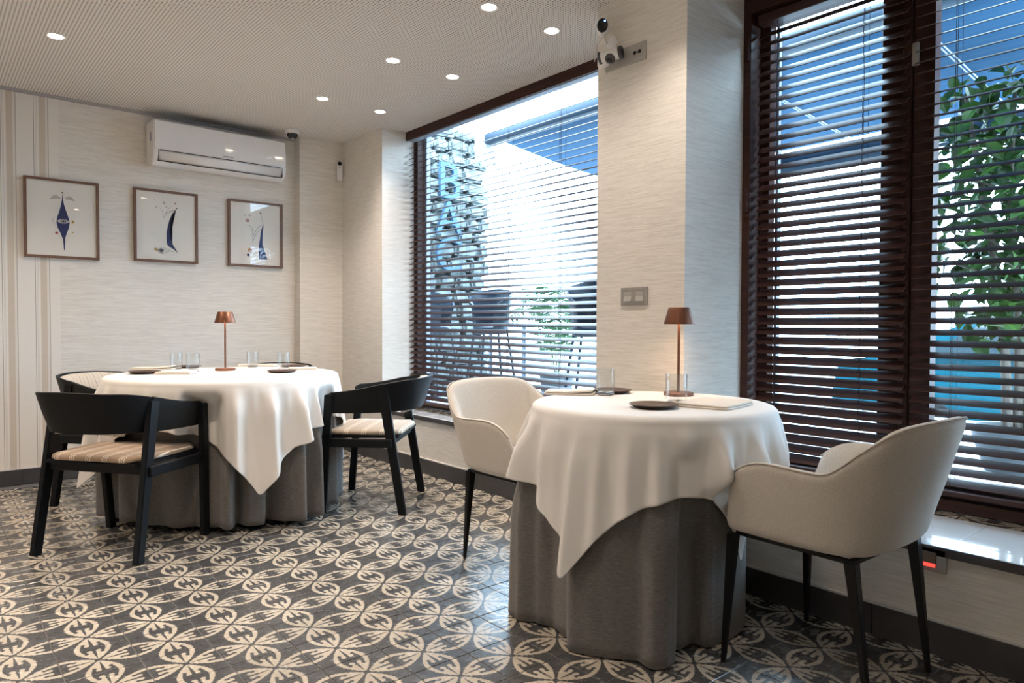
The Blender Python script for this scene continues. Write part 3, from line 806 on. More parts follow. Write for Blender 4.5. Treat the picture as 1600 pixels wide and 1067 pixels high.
plate(1.285, 4.660, 'small dark plate at the back of the far table, between the left tumblers')
plate(1.840, 4.330, 'small dark plate at the right back of the far table, behind the napkin', .078)
def napkin(x, y, rz, w, d, label, lift=0):
    o = empty('folded_napkin', (x, y, ZT), rz, label, 'napkin', 'folded cream napkins')
    for k in range(2):
        bm = bmesh.new(); nx, ny = 14, 10; rows = []
        sh = .004*k
        for side in (0, 1):
            pass
        rr = []
        for (sc, z) in ((.985, .0), (1.0, .0022), (1.0, .0042), (.985, .0062), (0, .0064)):
            row = []
            for i in range(48):
                a = 2*pi*i/48; c, s = cos(a), sin(a); e = .16
                xx = (abs(c)**e)*(1 if c > 0 else -1)*(w/2-sh)*sc; yy = (abs(s)**e)*(1 if s > 0 else -1)*(d/2-sh)*sc
                bow = lift*max(0, xx/(w/2))**2 if k else 0
                row.append((xx, yy, z+.0062*k+.0012*sin(9*xx+7*yy+k)+.0012+bow))
            rr.append(row)
        grid(bm, rr, closed=True); bmesh.ops.remove_doubles(bm, verts=bm.verts, dist=1e-5)
        fin(bm, 'fold_layer', NAPK, o, smooth='auto')
    return o
napkin(2.110, 1.395, radians(10), .245, .20, 'folded cream napkin at the front right of the near table')
napkin(2.010, 2.000, radians(-52), .20, .13, 'folded cream napkin at the back left of the near table', .008)
napkin(1.085, 4.140, radians(-38), .20, .12, 'folded cream napkin at the front of the far table, right of the left plate')
napkin(1.075, 4.600, radians(-30), .24, .11, 'folded cream napkin at the back left of the far table', .012)
napkin(1.690, 4.560, radians(-30), .24, .10, 'folded cream napkin at the back of the far table behind the tumblers')
napkin(1.780, 4.060, radians(-20), .17, .11, 'folded cream napkin at the right edge of the far table')
def table_lamp(x, y, label):
    r = empty('table_lamp', (x, y, ZT), 0, label, 'lamp', 'copper cordless table lamps')
    fin(lathe(bmesh.new(), [(0, 0), (.056, 0), (.058, .002), (.058, .012), (.056, .014), (0, .014)], 40), 'base', COPPER, r, smooth='auto')
    fin(lathe(bmesh.new(), [(.0055, .013), (.0055, .330)], 16), 'stem', COPPER, r, smooth='auto')
    fin(lathe(bmesh.new(), [(.0605, .283), (.0420, .347), (.040, .349), (0, .349), (0, .346), (.0400, .346), (.0585, .283), (.0605, .283)], 44), 'lamp_shade', COPPER, r, smooth='auto')
    fin(lathe(bmesh.new(), [(.0075, .300), (.0480, .300), (.0480, .303), (.0075, .303), (.0075, .300)], 36), 'diffuser', LAMPE, r, smooth='auto')
    return r
table_lamp(2.300, 1.684, 'copper table lamp on the near table beside the square pillar')
table_lamp(1.392, 4.275, 'copper table lamp in the middle of the far table')

# ------------------------------------------------------------------ pictures
def flatpoly(pts, d=0):
    bm = bmesh.new(); vs = [bm.verts.new((x, d, z)) for x, z in pts]; bm.faces.new(vs); bmesh.ops.triangulate(bm, faces=bm.faces[:]); return bm
def disc(cx, cz, r, d, n=18): return flatpoly([(cx+r*cos(2*pi*i/n), cz+r*sin(2*pi*i/n)) for i in range(n)], d)
def line2d(pts, w, d):
    pts = [p.to_2d() for p in catmull([(a, b_, 0) for a, b_ in pts], max(8, 8*(len(pts)-1)))] if len(pts) > 2 else [Vector(p) for p in pts]
    L_, R_ = [], []
    for i, p in enumerate(pts):
        t = (pts[min(i+1, len(pts)-1)]-pts[max(i-1, 0)]).normalized(); n = Vector((-t.y, t.x)); L_.append(p+n*w/2); R_.append(p-n*w/2)
    bm = bmesh.new()
    for i in range(len(pts)-1):
        vs = [bm.verts.new((q.x, d, q.y)) for q in (L_[i], L_[i+1], R_[i+1], R_[i])]; bm.faces.new(vs)
    return bm
def picture(x0, x1, z0, z1, label, art):
    cx, cz = (x0+x1)/2, (z0+z1)/2; w, h = (x1-x0)/2, (z1-z0)/2
    r = empty('framed_picture', (cx, YB-.001, cz), 0, label, 'picture', 'framed prints on the back wall')
    f = .0155; dp = .026
    bm = bmesh.new()
    prism(bm, [(-w, -h), (w, -h), (w-f, -h+f), (-w+f, -h+f)], 'y', -dp, 0)
    prism(bm, [(-w, h), (w, h), (w-f, h-f), (-w+f, h-f)], 'y', -dp, 0)
    prism(bm, [(-w, -h), (-w, h), (-w+f, h-f), (-w+f, -h+f)], 'y', -dp, 0)
    prism(bm, [(w, -h), (w, h), (w-f, h-f), (w-f, -h+f)], 'y', -dp, 0)
    fin(bm, 'frame', FRAMEW, r)
    p = fin(B(-w+f*.9, w-f*.9, -.012, -.002, -h+f*.9, h-f*.9), 'paper', PAPER, r)
    fin(B(-w+f, w-f, -.0215, -.0195, -h+f, h-f), 'glass_pane', PICG, r)
    for kind, m, *a in art:
        k = -.0127-.0002*art.index((kind, m, *a))
        # art coordinates are fractions (0..1) of the paper, z measured from the top
        def U(q): return ((q[0]-.5)*2*(w-f), (.5-q[1])*2*(h-f))
        if kind == 'poly': bm = flatpoly([U(q) for q in a[0]], k)
        elif kind == 'disc': c = U(a[0]); bm = disc(c[0], c[1], a[1]*2*w, k)
        else: bm = line2d([U(q) for q in a[0]], a[1]*2*w, k)
        fin(bm, 'ink_shape', m, p)
def lens(cx, cy, w, h, n=14):
    up_ = [(cx-w+2*w*i/n, cy-h*(1-((2*i/n)-1)**2)) for i in range(n+1)]
    return up_+[(x, 2*cy-y) for x, y in up_[::-1][1:-1]]
spin = [(.505, .15), (.512, .23), (.525, .30), (.56, .40), (.59, .48), (.605, .55), (.59, .62), (.56, .69), (.54, .75), (.53, .80), (.527, .92), (.517, .92)]
spin += [(.51, .80), (.495, .75), (.47, .69), (.43, .62), (.415, .55), (.425, .48), (.455, .40), (.485, .30), (.498, .23)]
picture(.525, .947, 1.472, 1.990, 'framed print with a navy spindle shape and an eye, left of the three', [
    ('poly', INKG, [(.32, .245), (.36, .20), (.41, .175), (.46, .20), (.49, .23), (.42, .235)]), ('poly', INKG, [(.53, .225), (.57, .19), (.62, .18), (.66, .21), (.69, .245), (.62, .235)]),
    ('poly', INK, spin), ('poly', INKW, lens(.51, .53, .088, .034)), ('disc', INK, (.512, .53), .038), ('disc', INKW, (.512, .53), .027), ('disc', INKD, (.512, .53), .017),
    ('disc', INKD, (.503, .143), .012), ('disc', INKR, (.415, .69), .020), ('disc', INKY, (.645, .67), .013), ('poly', INKY, [(.635, .50), (.68, .53), (.635, .555)]),
    ('line', INKG, [(.375, .48), (.36, .53), (.40, .59)], .006), ('line', INKG, [(.42, .71), (.48, .78), (.51, .85)], .003), ('line', INKG, [(.62, .69), (.57, .75), (.535, .83)], .003)])
horn = [(.665, .235), (.60, .30), (.55, .40), (.52, .50), (.50, .60), (.50, .70), (.505, .76), (.55, .80), (.62, .83), (.70, .89), (.66, .84), (.60, .75), (.565, .65), (.552, .55), (.555, .47), (.585, .37), (.63, .28)]
picture(1.160, 1.584, 1.484, 1.997, 'framed print with a curved navy horn over a small eye, middle of the three', [
    ('poly', INK, horn), ('line', INKD, [(.66, .235), (.55, .27), (.48, .31)], .004), ('line', INKD, [(.665, .24), (.53, .30), (.45, .375)], .004), ('line', INKD, [(.45, .375), (.44, .29), (.38, .22)], .003),
    ('line', INKD, [(.48, .31), (.53, .24), (.58, .20)], .003), ('disc', INKD, (.675, .215), .012), ('disc', INKP, (.655, .145), .016), ('disc', INKG, (.46, .15), .024), ('disc', INKG, (.33, .22), .015), ('disc', INKG, (.30, .12), .009), ('disc', INKP, (.50, .205), .010),
    ('disc', INKY, (.315, .845), .021), ('line', INKD, [(.345, .855), (.42, .815), (.50, .835), (.62, .875)], .004), ('line', INKD, [(.345, .855), (.42, .905), (.50, .88), (.56, .855)], .004),
    ('line', INKD, [(.36, .855), (.41, .835), (.50, .86)], .003), ('disc', INK, (.415, .858), .032), ('disc', INKG, (.415, .858), .022), ('disc', INKD, (.415, .858), .013)])
sail = [(.645, .33), (.655, .36), (.64, .45), (.625, .55), (.63, .65), (.66, .75), (.70, .84), (.735, .905), (.56, .905), (.555, .80), (.56, .68), (.585, .55), (.60, .45)]
picture(1.805, 2.227, 1.487, 1.994, 'framed print with a tall navy sail shape, right of the three near the corner', [
    ('poly', INK, sail), ('line', INKD, [(.65, .33), (.625, .25), (.60, .15)], .004), ('disc', INKD, (.595, .145), .014), ('line', INKD, [(.65, .33), (.55, .38), (.48, .47), (.445, .54)], .004),
    ('line', INKD, [(.635, .385), (.55, .44), (.48, .54), (.445, .62)], .004), ('line', INKD, [(.445, .62), (.44, .50), (.42, .40), (.36, .365), (.31, .365)], .004), ('line', INKG, [(.43, .65), (.43, .5), (.40, .42), (.33, .395)], .003),
    ('disc', INKP, (.335, .285), .035), ('disc', INKG, (.295, .205), .016), ('disc', INKG, (.375, .20), .020), ('disc', INKO, (.385, .765), .040), ('disc', INKW, (.385, .78), .016), ('disc', INK, (.345, .845), .026), ('poly', INK, [(.395, .77), (.42, .78), (.40, .82)])])

# ------------------------------------------------------------------ air conditioner
ac = empty('air_conditioner', (1.715, YB, 2.15), 0, 'white split air conditioner high on the back wall above the prints', 'air conditioner')
prof = [(0, .305), (-.175, .305), (-.190, .300), (-.200, .285), (-.205, .10), (-.200, .055), (-.175, .020), (-.13, .003), (-.06, .0), (0, .012)]
bm = prism(bmesh.new(), prof, 'x', -.468, .468); bmesh.ops.bevel(bm, geom=[e for e in bm.edges if abs(e.verts[0].co.x-e.verts[1].co.x) < 1e-6], offset=.006, segments=2, affect='EDGES')
fin(bm, 'body', ACW, ac, smooth='auto')
fin(B(-.462, .462, -.2085, -.200, .098, .292, bev=.003), 'front_panel', ACW, ac, smooth='auto')
bm = bmesh.new(); rows = []
for i in range(7):
    t = i/6; a = (-.2065+.030*t*t, .088-.064*t); rows.append([(-.435, a[0], a[1]), (.435, a[0], a[1])])
grid(bm, rows); fl_ = fin(bm, 'louver', ACW, ac, smooth='auto'); s_ = fl_.modifiers.new('t', 'SOLIDIFY'); s_.thickness = .003; s_.offset = 0
for a in ((-.43, .43, -.2075, -.20, .090, .0945), (-.437, .437, -.1835, -.170, .0195, .0235), (-.4385, -.4365, -.2060, -.17, .022, .092), (.4365, .4385, -.2060, -.17, .022, .092)):
    fin(B(*a), 'shadow_gap', DPLAS, ac)
fin(B(-.4695, -.467, -.14, -.12, .16, .22), 'side_sticker', mat('sticker_blue', (.05, .07, .16), .5), ac, label='small blue sticker on the left end')
fin(B(-.40, .40, -.16, -.02, .303, .309), 'intake_grille', DGREY, ac)
def text_obj(txt, size, mtl, parent, loc, rot, ext=.0006, name='lettering', **k):
    cu = bpy.data.curves.new(name, 'FONT'); cu.body = txt; cu.size = size; cu.extrude = ext; cu.align_x = 'CENTER'; cu.align_y = 'CENTER'; cu.resolution_u = 3
    t = bpy.data.objects.new('tmp', cu); COL.objects.link(t); bpy.context.view_layer.update()
    me = bpy.data.meshes.new_from_object(t.evaluated_get(bpy.context.evaluated_depsgraph_get())); bpy.data.objects.remove(t)
    o = new_obj(name, me, mtl, parent, **k); o.location = loc; o.rotation_euler = rot; return o
text_obj('SAMSUNG', .017, DGREY, ac, (.03, -.2092, .112), (pi/2, 0, 0))

# ------------------------------------------------------------------ cameras, plates, sensors
dc = empty('dome_camera', (2.215, 5.225, CZ), 0, 'white ceiling dome camera with dark bubble, right of the air conditioner', 'security camera')
fin(lathe(bmesh.new(), [(0, 0), (.055, 0), (.056, -.006), (.055, -.022), (.050, -.030), (.040, -.032), (0, -.032)], 36), 'housing', WPLAS, dc, smooth='auto')
fin(lathe(bmesh.new(), [(.043, -.030), (.041, -.045), (.032, -.060), (.017, -.069), (0, -.071)], 32), 'bubble', DPLAS, dc, smooth=True)
fin(lathe(bmesh.new(), [(0, -.0735), (.010, -.072), (.012, -.066)], 16, c=(-.004, -.010, 0)), 'lens', SCREW, dc, smooth=True)
def pill(bm, w, h, d, n=10, bev=.01):
    pts = [(w*cos(a), h-w+w*sin(a)) for a in [pi*i/n for i in range(n+1)]]+[(w*cos(a), -(h-w)+w*sin(a)) for a in [pi+pi*i/n for i in range(n+1)]]
    prism(bm, pts, 'y', -d, 0)
    bmesh.ops.bevel(bm, geom=[e for e in bm.edges if abs(e.verts[0].co.y+d) < 1e-6 and abs(e.verts[1].co.y+d) < 1e-6], offset=bev, segments=3, affect='EDGES'); return bm
# slim corner camera
cc = empty('corner_camera', (2.665, 5.338, 2.305), radians(-25), 'slim white camera with a round black lens in the room corner', 'security camera')
fin(pill(bmesh.new(), .022, .080, .026, bev=.006), 'housing', WPLAS, cc, smooth='auto')
o = fin(lathe(bmesh.new(), [(0, .003), (.013, .003), (.0165, .001), (.017, 0)], 24, T=Matrix.Rotation(pi/2, 3, 'X')), 'lens', DPLAS, cc, smooth='auto'); o.location = (0, -.0262, .055)
o = fin(lathe(bmesh.new(), [(0, .002), (.004, .002), (.005, 0)], 16, T=Matrix.Rotation(pi/2, 3, 'X')), 'sensor_dot', DPLAS, cc, smooth='auto'); o.location = (0, -.0262, .028)
fin(B(-.012, .012, 0, .030, -.05, .05), 'bracket', WPLAS, cc)
# egg camera on the pillar
ec = empty('round_camera', (XP-.055, 2.195, 2.405), radians(-55), 'white oval camera with black face and blue light, high on the square pillar', 'security camera')
T1 = Matrix.Rotation(pi/2, 3, 'X')
bm = lathe(bmesh.new(), [(0, .026), (.018, .025), (.026, .018), (.029, .004), (.027, -.018), (.017, -.034), (0, -.038)], 28, T=T1)
for v in bm.verts: v.co.z *= 1.42
fin(bm, 'housing', WPLAS, ec, smooth=True)
bm = lathe(bmesh.new(), [(0, .0285), (.017, .0280), (.0215, .0250), (.0220, .021)], 28, T=T1)
for v in bm.verts: v.co.z *= 1.46; v.co.x *= 1.12
fin(bm, 'face_plate', DPLAS, ec, smooth=True)
o = fin(lathe(bmesh.new(), [(0, .0015), (.0035, .001), (.004, 0)], 12, T=T1), 'status_light', LEDB, ec); o.location = (.012, -.0285, .017)
fin(tube(bmesh.new(), [(0, .0, -.036), (.006, .012, -.052), (.018, .022, -.066)], .005, 10), 'stand_arm', WPLAS, ec, smooth=True)
st = lathe(bmesh.new(), [(0, 0), (.030, 0), (.032, .003), (.030, .007), (0, .010)], 28, T=Matrix.Rotation(-pi/2, 3, 'Y'))
o = fin(st, 'wall_mount', WPLAS, ec, smooth='auto'); o.rotation_euler = (0, 0, radians(55)); o.location = Matrix.Rotation(radians(55), 3, 'Z') @ Vector((.054, -.012, -.060))
fin(tube(bmesh.new(), [(-.004, .03, -.03), (-.03, .02, -.07), (-.03, .028, -.11), (-.045, .035, -.14)], .0018, 6), 'cable', WPLAS, ec, smooth=True)
# socket plate with twin lens camera
sp_ = empty('socket_plate', (XP, 2.105, 2.258), 0, 'grey double socket plate with round holes high on the pillar', 'socket')
fin(B(-.006, 0, -.120, .120, -.042, .042, bev=.002), 'plate', GPL2, sp_)
fin(B(-.0075, -.006, -.095, -.050, -.022, .024), 'socket_insert', GPL2, sp_)
for dy, rr in ((-.058, .0085), (-.085, .0085), (-.0715, .003)):
    o = fin(lathe(bmesh.new(), [(0, .0012), (rr, .0012), (rr, 0)], 16, T=Matrix.Rotation(-pi/2, 3, 'Y')), 'hole', DPLAS, sp_); o.location = (-.0075, dy, 0)
tc_ = empty('twin_camera', (XP-.055, 2.145, 2.265), 0, 'white cylinder camera with two black eyes in front of the socket plate', 'security camera')
ax_ = Vector((.42, -.88, .12)).normalized(); Q = ax_.to_track_quat('Z', 'Y').to_matrix()
fin(lathe(bmesh.new(), [(0, -.050), (.024, -.050), (.026, -.046), (.026, .036), (.0255, .038), (0, .038)], 32, T=Q), 'housing', WPLAS, tc_, smooth='auto')
fin(lathe(bmesh.new(), [(.0262, .036), (.0285, .038), (.0285, .052), (.024, .055), (.020, .050), (0, .048)], 32, T=Q), 'front_ring', DGREY, tc_, smooth='auto')
fin(lathe(bmesh.new(), [(.0262, -.044), (.0272, -.046), (.0272, -.056), (.02, -.058), (0, -.058)], 32, T=Q), 'rear_ring', DGREY, tc_, smooth='auto')
fin(lathe(bmesh.new(), [(0, .0530), (.012, .0530), (.016, .050), (.016, .047)], 24, T=Q), 'lens', DPLAS, tc_, smooth='auto')
Q2 = Vector((-.45, -.15, -.88)).normalized().to_track_quat('Z', 'Y').to_matrix()
fin(lathe(bmesh.new(), [(.020, .012), (.024, .016), (.024, .028), (.019, .031), (0, .029)], 28, T=Q2), 'side_eye_ring', DGREY, tc_, smooth='auto')
fin(lathe(bmesh.new(), [(0, .0305), (.012, .0305), (.013, .028)], 20, T=Q2), 'side_lens', DPLAS, tc_, smooth='auto')
fin(tube(bmesh.new(), [(0, .02, 0), (.052, .028, -.004)], .012, 12), 'wall_plug', WPLAS, tc_, smooth='auto')
fin(B(.012, .053, .042, .10, -.024, .022, bev=.006), 'adapter', WPLAS, tc_, smooth='auto')
# light switch
sw = empty('light_switch', (XP, 2.043, 1.174), 0, 'grey double light switch on the square pillar above the lamp table', 'light switch')
fin(B(-.007, 0, -.0775, .0775, -.041, .041, bev=.002), 'plate', GPLAS, sw)
for dy in (-.034, .034):
    bm = bmesh.new(); prism(bm, [(-.007, .022), (-.0085, .022), (-.0075, 0), (-.012, -.022), (-.007, -.022)], 'x', -.021, .021)
    for v in bm.verts: v.co = Vector((v.co.y, v.co.x, v.co.z))
    o = fin(bm, 'rocker', GPL2, sw); o.location = (0, dy, 0)
    o = fin(B(-.0085, -.007, -.024, .024, .0225, .0240), 'shadow_gap', DGREY, sw); o.location = (0, dy, 0)
# low wall sensor with red light
ws = empty('wall_sensor', (XP, .813, .305), 0, 'small white wall sensor glowing red on the low wall below the right blind', 'sensor')
fin(B(-.012, 0, -.040, .040, -.042, .036, bev=.004, seg=2), 'plate', mat('pale_grey_plastic', (.40, .39, .38), .5), ws, smooth='auto')
fin(B(-.017, -.012, -.012, .030, -.026, .022, bev=.003), 'window', mat('smoked_brown_plastic', (.16, .12, .10), .3), ws, smooth='auto')
fin(B(-.0178, -.0165, -.010, .028, -.025, -.014), 'red_light', LEDR, ws)

# ------------------------------------------------------------------ outdoors
GZ = .34
fin(B(3.12, 6.0, -2.5, 9, -.18, GZ), 'terrace', PAVE, kind='structure')
fin(B(6.0, 26, -10, 30, -.35, -.18), 'road', ROAD, kind='structure')
fin(B(3.09, 3.30, 2.275, 4.76, GZ, .425), 'trim_4', PLAST, kind='structure')
fin(B(3.09, 3.34, .30, 1.775, GZ, .445), 'trim_5', PLAST, kind='structure')
# awning: cassette, cloth, front bar and valance
aw = empty('awning', (3.43, 2.5, 2.48), 0, 'blue awning stretched over the terrace outside both windows', 'awning')
def ap(name, m, bm, sm=False): o = fin(bm, name, m, aw, smooth=sm); o.location = -aw.location; return o
ap('cassette', AWD, B(3.36, 3.47, -1.2, 4.30, 2.440, 2.525, bev=.02, seg=3), 'auto')
bm = bmesh.new(); rows = []
for i in range(9):
    t = i/8; xx = 3.46+(4.88-3.46)*t; zz = 2.475-(2.475-2.335)*t-.02*sin(pi*t); rows.append([(xx, -1.15, zz), (xx, 1.5, zz), (xx, 4.22, zz)])
grid(bm, rows); o = ap('cloth', AWN, bm, True); o.modifiers.new('t', 'SOLIDIFY').thickness = .002
ap('front_bar', WMETAL, B(4.87, 4.90, -1.2, 4.25, 2.335, 2.358, bev=.004), 'auto')
bm = bmesh.new(); rows = []
for k in (0, 1):
    rows.append([(4.895+.004*sin(i*1.3), -1.15+i*5.35/60, (2.292, 2.165+.008*sin(i*.9))[k]) for i in range(61)])
grid(bm, rows); o = ap('valance', AWD, bm, True); o.modifiers.new('t', 'SOLIDIFY').thickness = .002
for yy in (3.2, 2.15, 1.25):
    for k in (0, .018):
        ap('arm_cable', WMETAL, tube(bmesh.new(), [(3.50, yy+k, 2.42), (4.86, yy+k, 2.315)], .0035, 8), True)
ap('bracket', WMETAL, B(3.30, 3.48, 4.30, 4.34, 2.30, 2.62, bev=.004))
# stone wall pier with blue letters
sw_ = fin(B(3.55, 4.40, 5.66, 5.95, GZ, 2.93), 'stone_wall', MORTAR, label='pale rubble stone wall outside, left of the wide window', cat='wall')
rs = random.Random(11); z = GZ+.01
while z < 2.92:
    hh = rs.uniform(.10, .19); hh = min(hh, 2.95-z); xx = 3.53
    while xx < 4.40:
        ww = rs.uniform(.13, .30); ww = min(ww, 4.44-xx)
        if hh > .04 and ww > .05:
            bm = B(xx+.006, xx+ww-.006, 5.58, 5.70, z+.006, z+hh-.006)
            bmesh.ops.bevel(bm, geom=bm.edges[:], offset=min(hh, ww)*.22, segments=2, affect='EDGES')
            for v in bm.verts:
                if v.co.y < 5.66: v.co += Vector((rs.uniform(-.010, .010), rs.uniform(-.018, .012), rs.uniform(-.010, .010)))
            fin(bm, 'stone', STONE, sw_, smooth='auto')
        xx += ww
    z += hh
for ch, lx, lz, sz in (('B', 3.905, 2.405, .36), ('A', 3.905, 2.045, .34), ('C', 3.905, 1.70, .34)):
    text_obj(ch, sz*1.38, LETT, None, (lx, 5.545, lz), (pi/2, 0, 0), ext=.02, name='sign_letter', label='blue metal letter %s fixed on the stone wall outside' % ch, cat='letter', group='blue letters on the stone wall')
# terrace tub chairs and a table
def tub_chair(x, y, rz, label):
    r = empty('terrace_chair', (x, y, GZ), rz, label, 'chair', 'dark terrace chairs outside')
    bm = bmesh.new(); rows = []; n = 26
    for i in range(n+1):
        a = radians(-150+300*i/n)-pi/2; s = abs(2*i/n-1)
        zt = 1.02-.16*s**2; row = []
        for rr, zz in ((.150, .66), (.162, .78), (.182, .92), (.190, zt), (.180, zt), (.172, .92), (.150, .78), (.138, .66)): row.append((rr*cos(a), rr*sin(a), min(zz, zt)))
        rows.append(row)
    vs = grid(bm, rows, closed=True); bm.faces.new(vs[0]); bm.faces.new(vs[-1][::-1]); fin(bm, 'tub_back', NAVY, r, smooth='auto')
    fin(lathe(bmesh.new(), [(0, .62), (.13, .62), (.155, .64), (.155, .68), (.13, .70), (0, .70)], 28), 'seat', NAVY, r, smooth='auto')
    for sx in (-1, 1):
        for sy in (-1, 1):
            fin(tube(bmesh.new(), [(sx*.19, sy*.19, 0), (sx*.11, sy*.11, .63)], .011, 8), 'leg', NAVY, r, smooth='auto')
        fin(tube(bmesh.new(), [(sx*.163, -.163, .22), (sx*.163, .163, .22)], .008, 8), 'stretcher', NAVY, r, smooth='auto')
    return r
tub = tub_chair(3.78, 4.73, radians(120), 'dark blue tub chair outside behind the wide blind, beside the palm')
t2_ = copy_tree(tub); t2_.location = (3.60, 3.36, GZ); relabel(t2_, 'dark blue tub chair outside, its edge showing left of the square pillar')
t3_ = copy_tree(tub); t3_.location = (3.45, 5.13, GZ); t3_.rotation_euler = (0, 0, radians(200)); relabel(t3_, 'dark blue tub chair outside in front of the stone wall')
tt = empty('terrace_table', (4.95, 5.15, GZ), 0, 'long dark bar table outside behind the wide blind', 'table')
fin(B(-.28, .28, -.95, .85, .675, .705, bev=.004), 'tabletop', NAVY, tt, smooth='auto')
for sx, sy in ((-.24, -.85), (.24, -.85), (-.24, .75), (.24, .75)): fin(B(sx-.016, sx+.016, sy-.016, sy+.016, 0, .675), 'leg', NAVY, tt)
# palm
pr = empty('potted_palm', (4.02, 4.16, GZ), 0, 'feathery green palm in a pot outside, left of the square pillar', 'plant')
fin(lathe(bmesh.new(), [(0, 0), (.11, 0), (.14, .28), (.15, .30), (.135, .30), (.12, .27), (0, .27)], 28), 'pot', POT, pr, smooth='auto')
rp_ = random.Random(5)
for i in range(11):
    a = 2*pi*i/11+rp_.uniform(-.2, .2); ln = rp_.uniform(.22, .42); hgt = rp_.uniform(.80, 1.02)
    pts = catmull([(0, 0, .26), (cos(a)*ln*.25, sin(a)*ln*.25, hgt*.6), (cos(a)*ln*.7, sin(a)*ln*.7, hgt), (cos(a)*ln*1.15, sin(a)*ln*1.15, hgt*.93)], 16)
    bm = bmesh.new(); tube(bm, pts, .0035, 5)
    for k in range(5, 17):
        p = pts[k]; td = (pts[min(k+1, 16)]-pts[k-1]).normalized(); sd = td.cross(Vector((0, 0, 1))).normalized()
        for sg in (-1, 1, -1, 1):
            p = p+td*.006; L_ = .20*(1-abs(k-10)/14); tip = p+sd*sg*L_+td*.06-Vector((0, 0, .05)); w_ = td*.005
            m_ = p.lerp(tip, .5)+Vector((0, 0, .012))
            vs = [bm.verts.new(q) for q in (p-w_, m_-w_*1.3, tip, m_+w_*1.3, p+w_)]; bm.faces.new(vs)
    fin(bm, 'frond', LEAFP, pr)
# tree with big leaves in a pot
tr = empty('potted_tree', (4.05, .985, GZ), 0, 'leafy green tree in a grey pot outside behind the right blind', 'tree')
fin(lathe(bmesh.new(), [(0, 0), (.13, 0), (.185, .16), (.19, .22), (.17, .22), (.16, .18), (0, .18)], 32), 'pot', POT, tr, smooth='auto')
fin(lathe(bmesh.new(), [(0, .185), (.16, .182)], 24), 'soil', SOIL, tr)
rt_ = random.Random(21)
stems = []
for k, (dx, dy) in enumerate(((0, 0), (.035, -.03), (-.03, .035), (.0, -.06))):
    pts = catmull([(dx, dy, .17), (dx*1.2+.01, dy*1.3, .5), (dx*1.6-.01, dy*1.8+.02, .95), (dx*3, dy*3+.05, 1.45), (dx*4+.05, dy*5+.05, 1.85)], 20)
    fin(tube(bmesh.new(), pts, [.026*(1-.6*i/20) for i in range(21)], 9), 'trunk', BARK, tr, smooth=True); stems.append(pts)
for k in range(16):
    p = stems[k % 4][rt_.randint(9, 19)]; a = rt_.uniform(0, 2*pi); q = p+Vector((cos(a)*.32, sin(a)*.36, rt_.uniform(.0, .30)))
    fin(tube(bmesh.new(), [p, p.lerp(q, .5)+Vector((0, 0, .03)), q], [.007, .005, .002], 6), 'branch', BARK, tr, smooth=True)
def leaf_mesh(L_, w_):
    bm = bmesh.new(); rows = []
    for i in range(6):
        t = i/5; wd = w_*sin(pi*min(1, t*.96+.03))**.8; zz = -.25*L_*t*t; rows.append([(-wd, t*L_, zz+wd*.35), (0, t*L_, zz), (wd, t*L_, zz+wd*.35)])
    grid(bm, rows); me = bpy.data.meshes.new('leaf'); bm.to_mesh(me); bm.free(); me.materials.append(LEAF); return me
LM = [leaf_mesh(.085, .026), leaf_mesh(.105, .032), leaf_mesh(.07, .023)]
def leaf_place(rg):
    while True:
        x, y, z = rg.gauss(0, .22), rg.gauss(0, .24), rg.uniform(.62, 1.93)
        w_ = .40*sin(pi*(z-.55)/1.55)**.6+.06
        if hypot(x, y) < w_: return Vector((x, y+.06*(z-1), z))
for i in range(290):
    o = bpy.data.objects.new('leaf', LM[i % 3]); COL.objects.link(o); o.parent = tr; o.location = leaf_place(rt_)
    o.rotation_euler = (rt_.uniform(-1.2, .6), rt_.uniform(-.6, .6), rt_.uniform(0, 6.28)); s = rt_.uniform(.8, 1.25); o.scale = (s, s, s)
bm = bmesh.new()
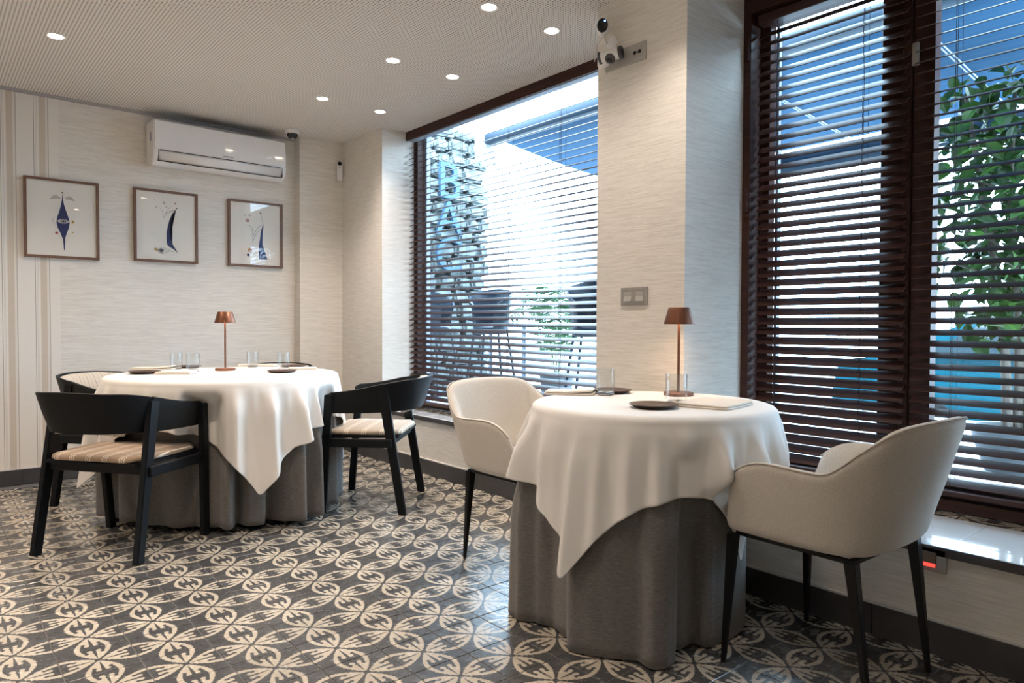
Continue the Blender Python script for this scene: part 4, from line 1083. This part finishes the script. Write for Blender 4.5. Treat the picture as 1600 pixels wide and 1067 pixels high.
for i in range(900):
    Mx = Matrix.Translation(leaf_place(rt_)) @ Matrix.Rotation(rt_.uniform(0, 6.28), 4, 'Z') @ Matrix.Rotation(rt_.uniform(-1.2, .6), 4, 'X') @ Matrix.Rotation(rt_.uniform(-.6, .6), 4, 'Y')
    n0 = len(bm.verts); bm.from_mesh(LM[i % 3]); bm.verts.ensure_lookup_table()
    for v in bm.verts[n0:]: v.co = Mx @ v.co
fin(bm, 'foliage', LEAF, tr, kind='stuff')
# teal car parked along the kerb
car = empty('car', (7.15, .95, -.18), 0, 'teal car parked in the street, seen through the right blind', 'car')
side = [(-2.0, .28), (-2.0, .70), (-1.75, .82), (-1.0, .90), (-.45, 1.36), (.75, 1.40), (1.45, .98), (1.95, .92), (2.02, .60), (2.0, .28)]
bm = bmesh.new(); prism(bm, side, 'x', -.84, .84)
for v in bm.verts:
    if v.co.z > 1.0: v.co.x *= .80
bmesh.ops.bevel(bm, geom=bm.edges[:], offset=.05, segments=2, affect='EDGES'); fin(bm, 'body', TEAL, car, smooth='auto')
for sx in (-1, 1):
    for poly in ([(-.85, .93), (-.40, 1.30), (.12, 1.33), (.12, .95)], [(.18, .95), (.18, 1.33), (.70, 1.34), (1.25, .98)]):
        bm = bmesh.new(); vs = []
        for t_ in (0, .02):
            vs.append([bm.verts.new((sx*(.84-(max(0, z_-.95))*.38+.012+t_), y_, z_)) for y_, z_ in poly])
        bm.faces.new(vs[0]); bm.faces.new(vs[1][::-1])
        for i in range(4): bm.faces.new((vs[0][i], vs[0][(i+1) % 4], vs[1][(i+1) % 4], vs[1][i]))
        fin(bm, 'side_window', CARG if poly[0][0] > 0 else REFLW, car)  # rear side window: a yellow reflection put into its base colour
    for yy in (-1.25, 1.25):
        w_ = fin(lathe(bmesh.new(), [(0, -.09), (.20, -.09), (.31, -.08), (.32, 0), (.31, .08), (.20, .09), (0, .09)], 32, T=Matrix.Rotation(pi/2, 3, 'Y')), 'wheel', TYRE, car, smooth='auto'); w_.location = (sx*.78, yy, .32)
        h_ = fin(lathe(bmesh.new(), [(0, .1), (.18, .095), (.2, .088)], 24, T=Matrix.Rotation(sx*pi/2, 3, 'Y')), 'hub_cap', CHROME, w_, smooth='auto')
    fin(B(sx*.86-.04, sx*.86+.04, -.75, -.62, .92, 1.02, bev=.015), 'mirror', TEAL, car)
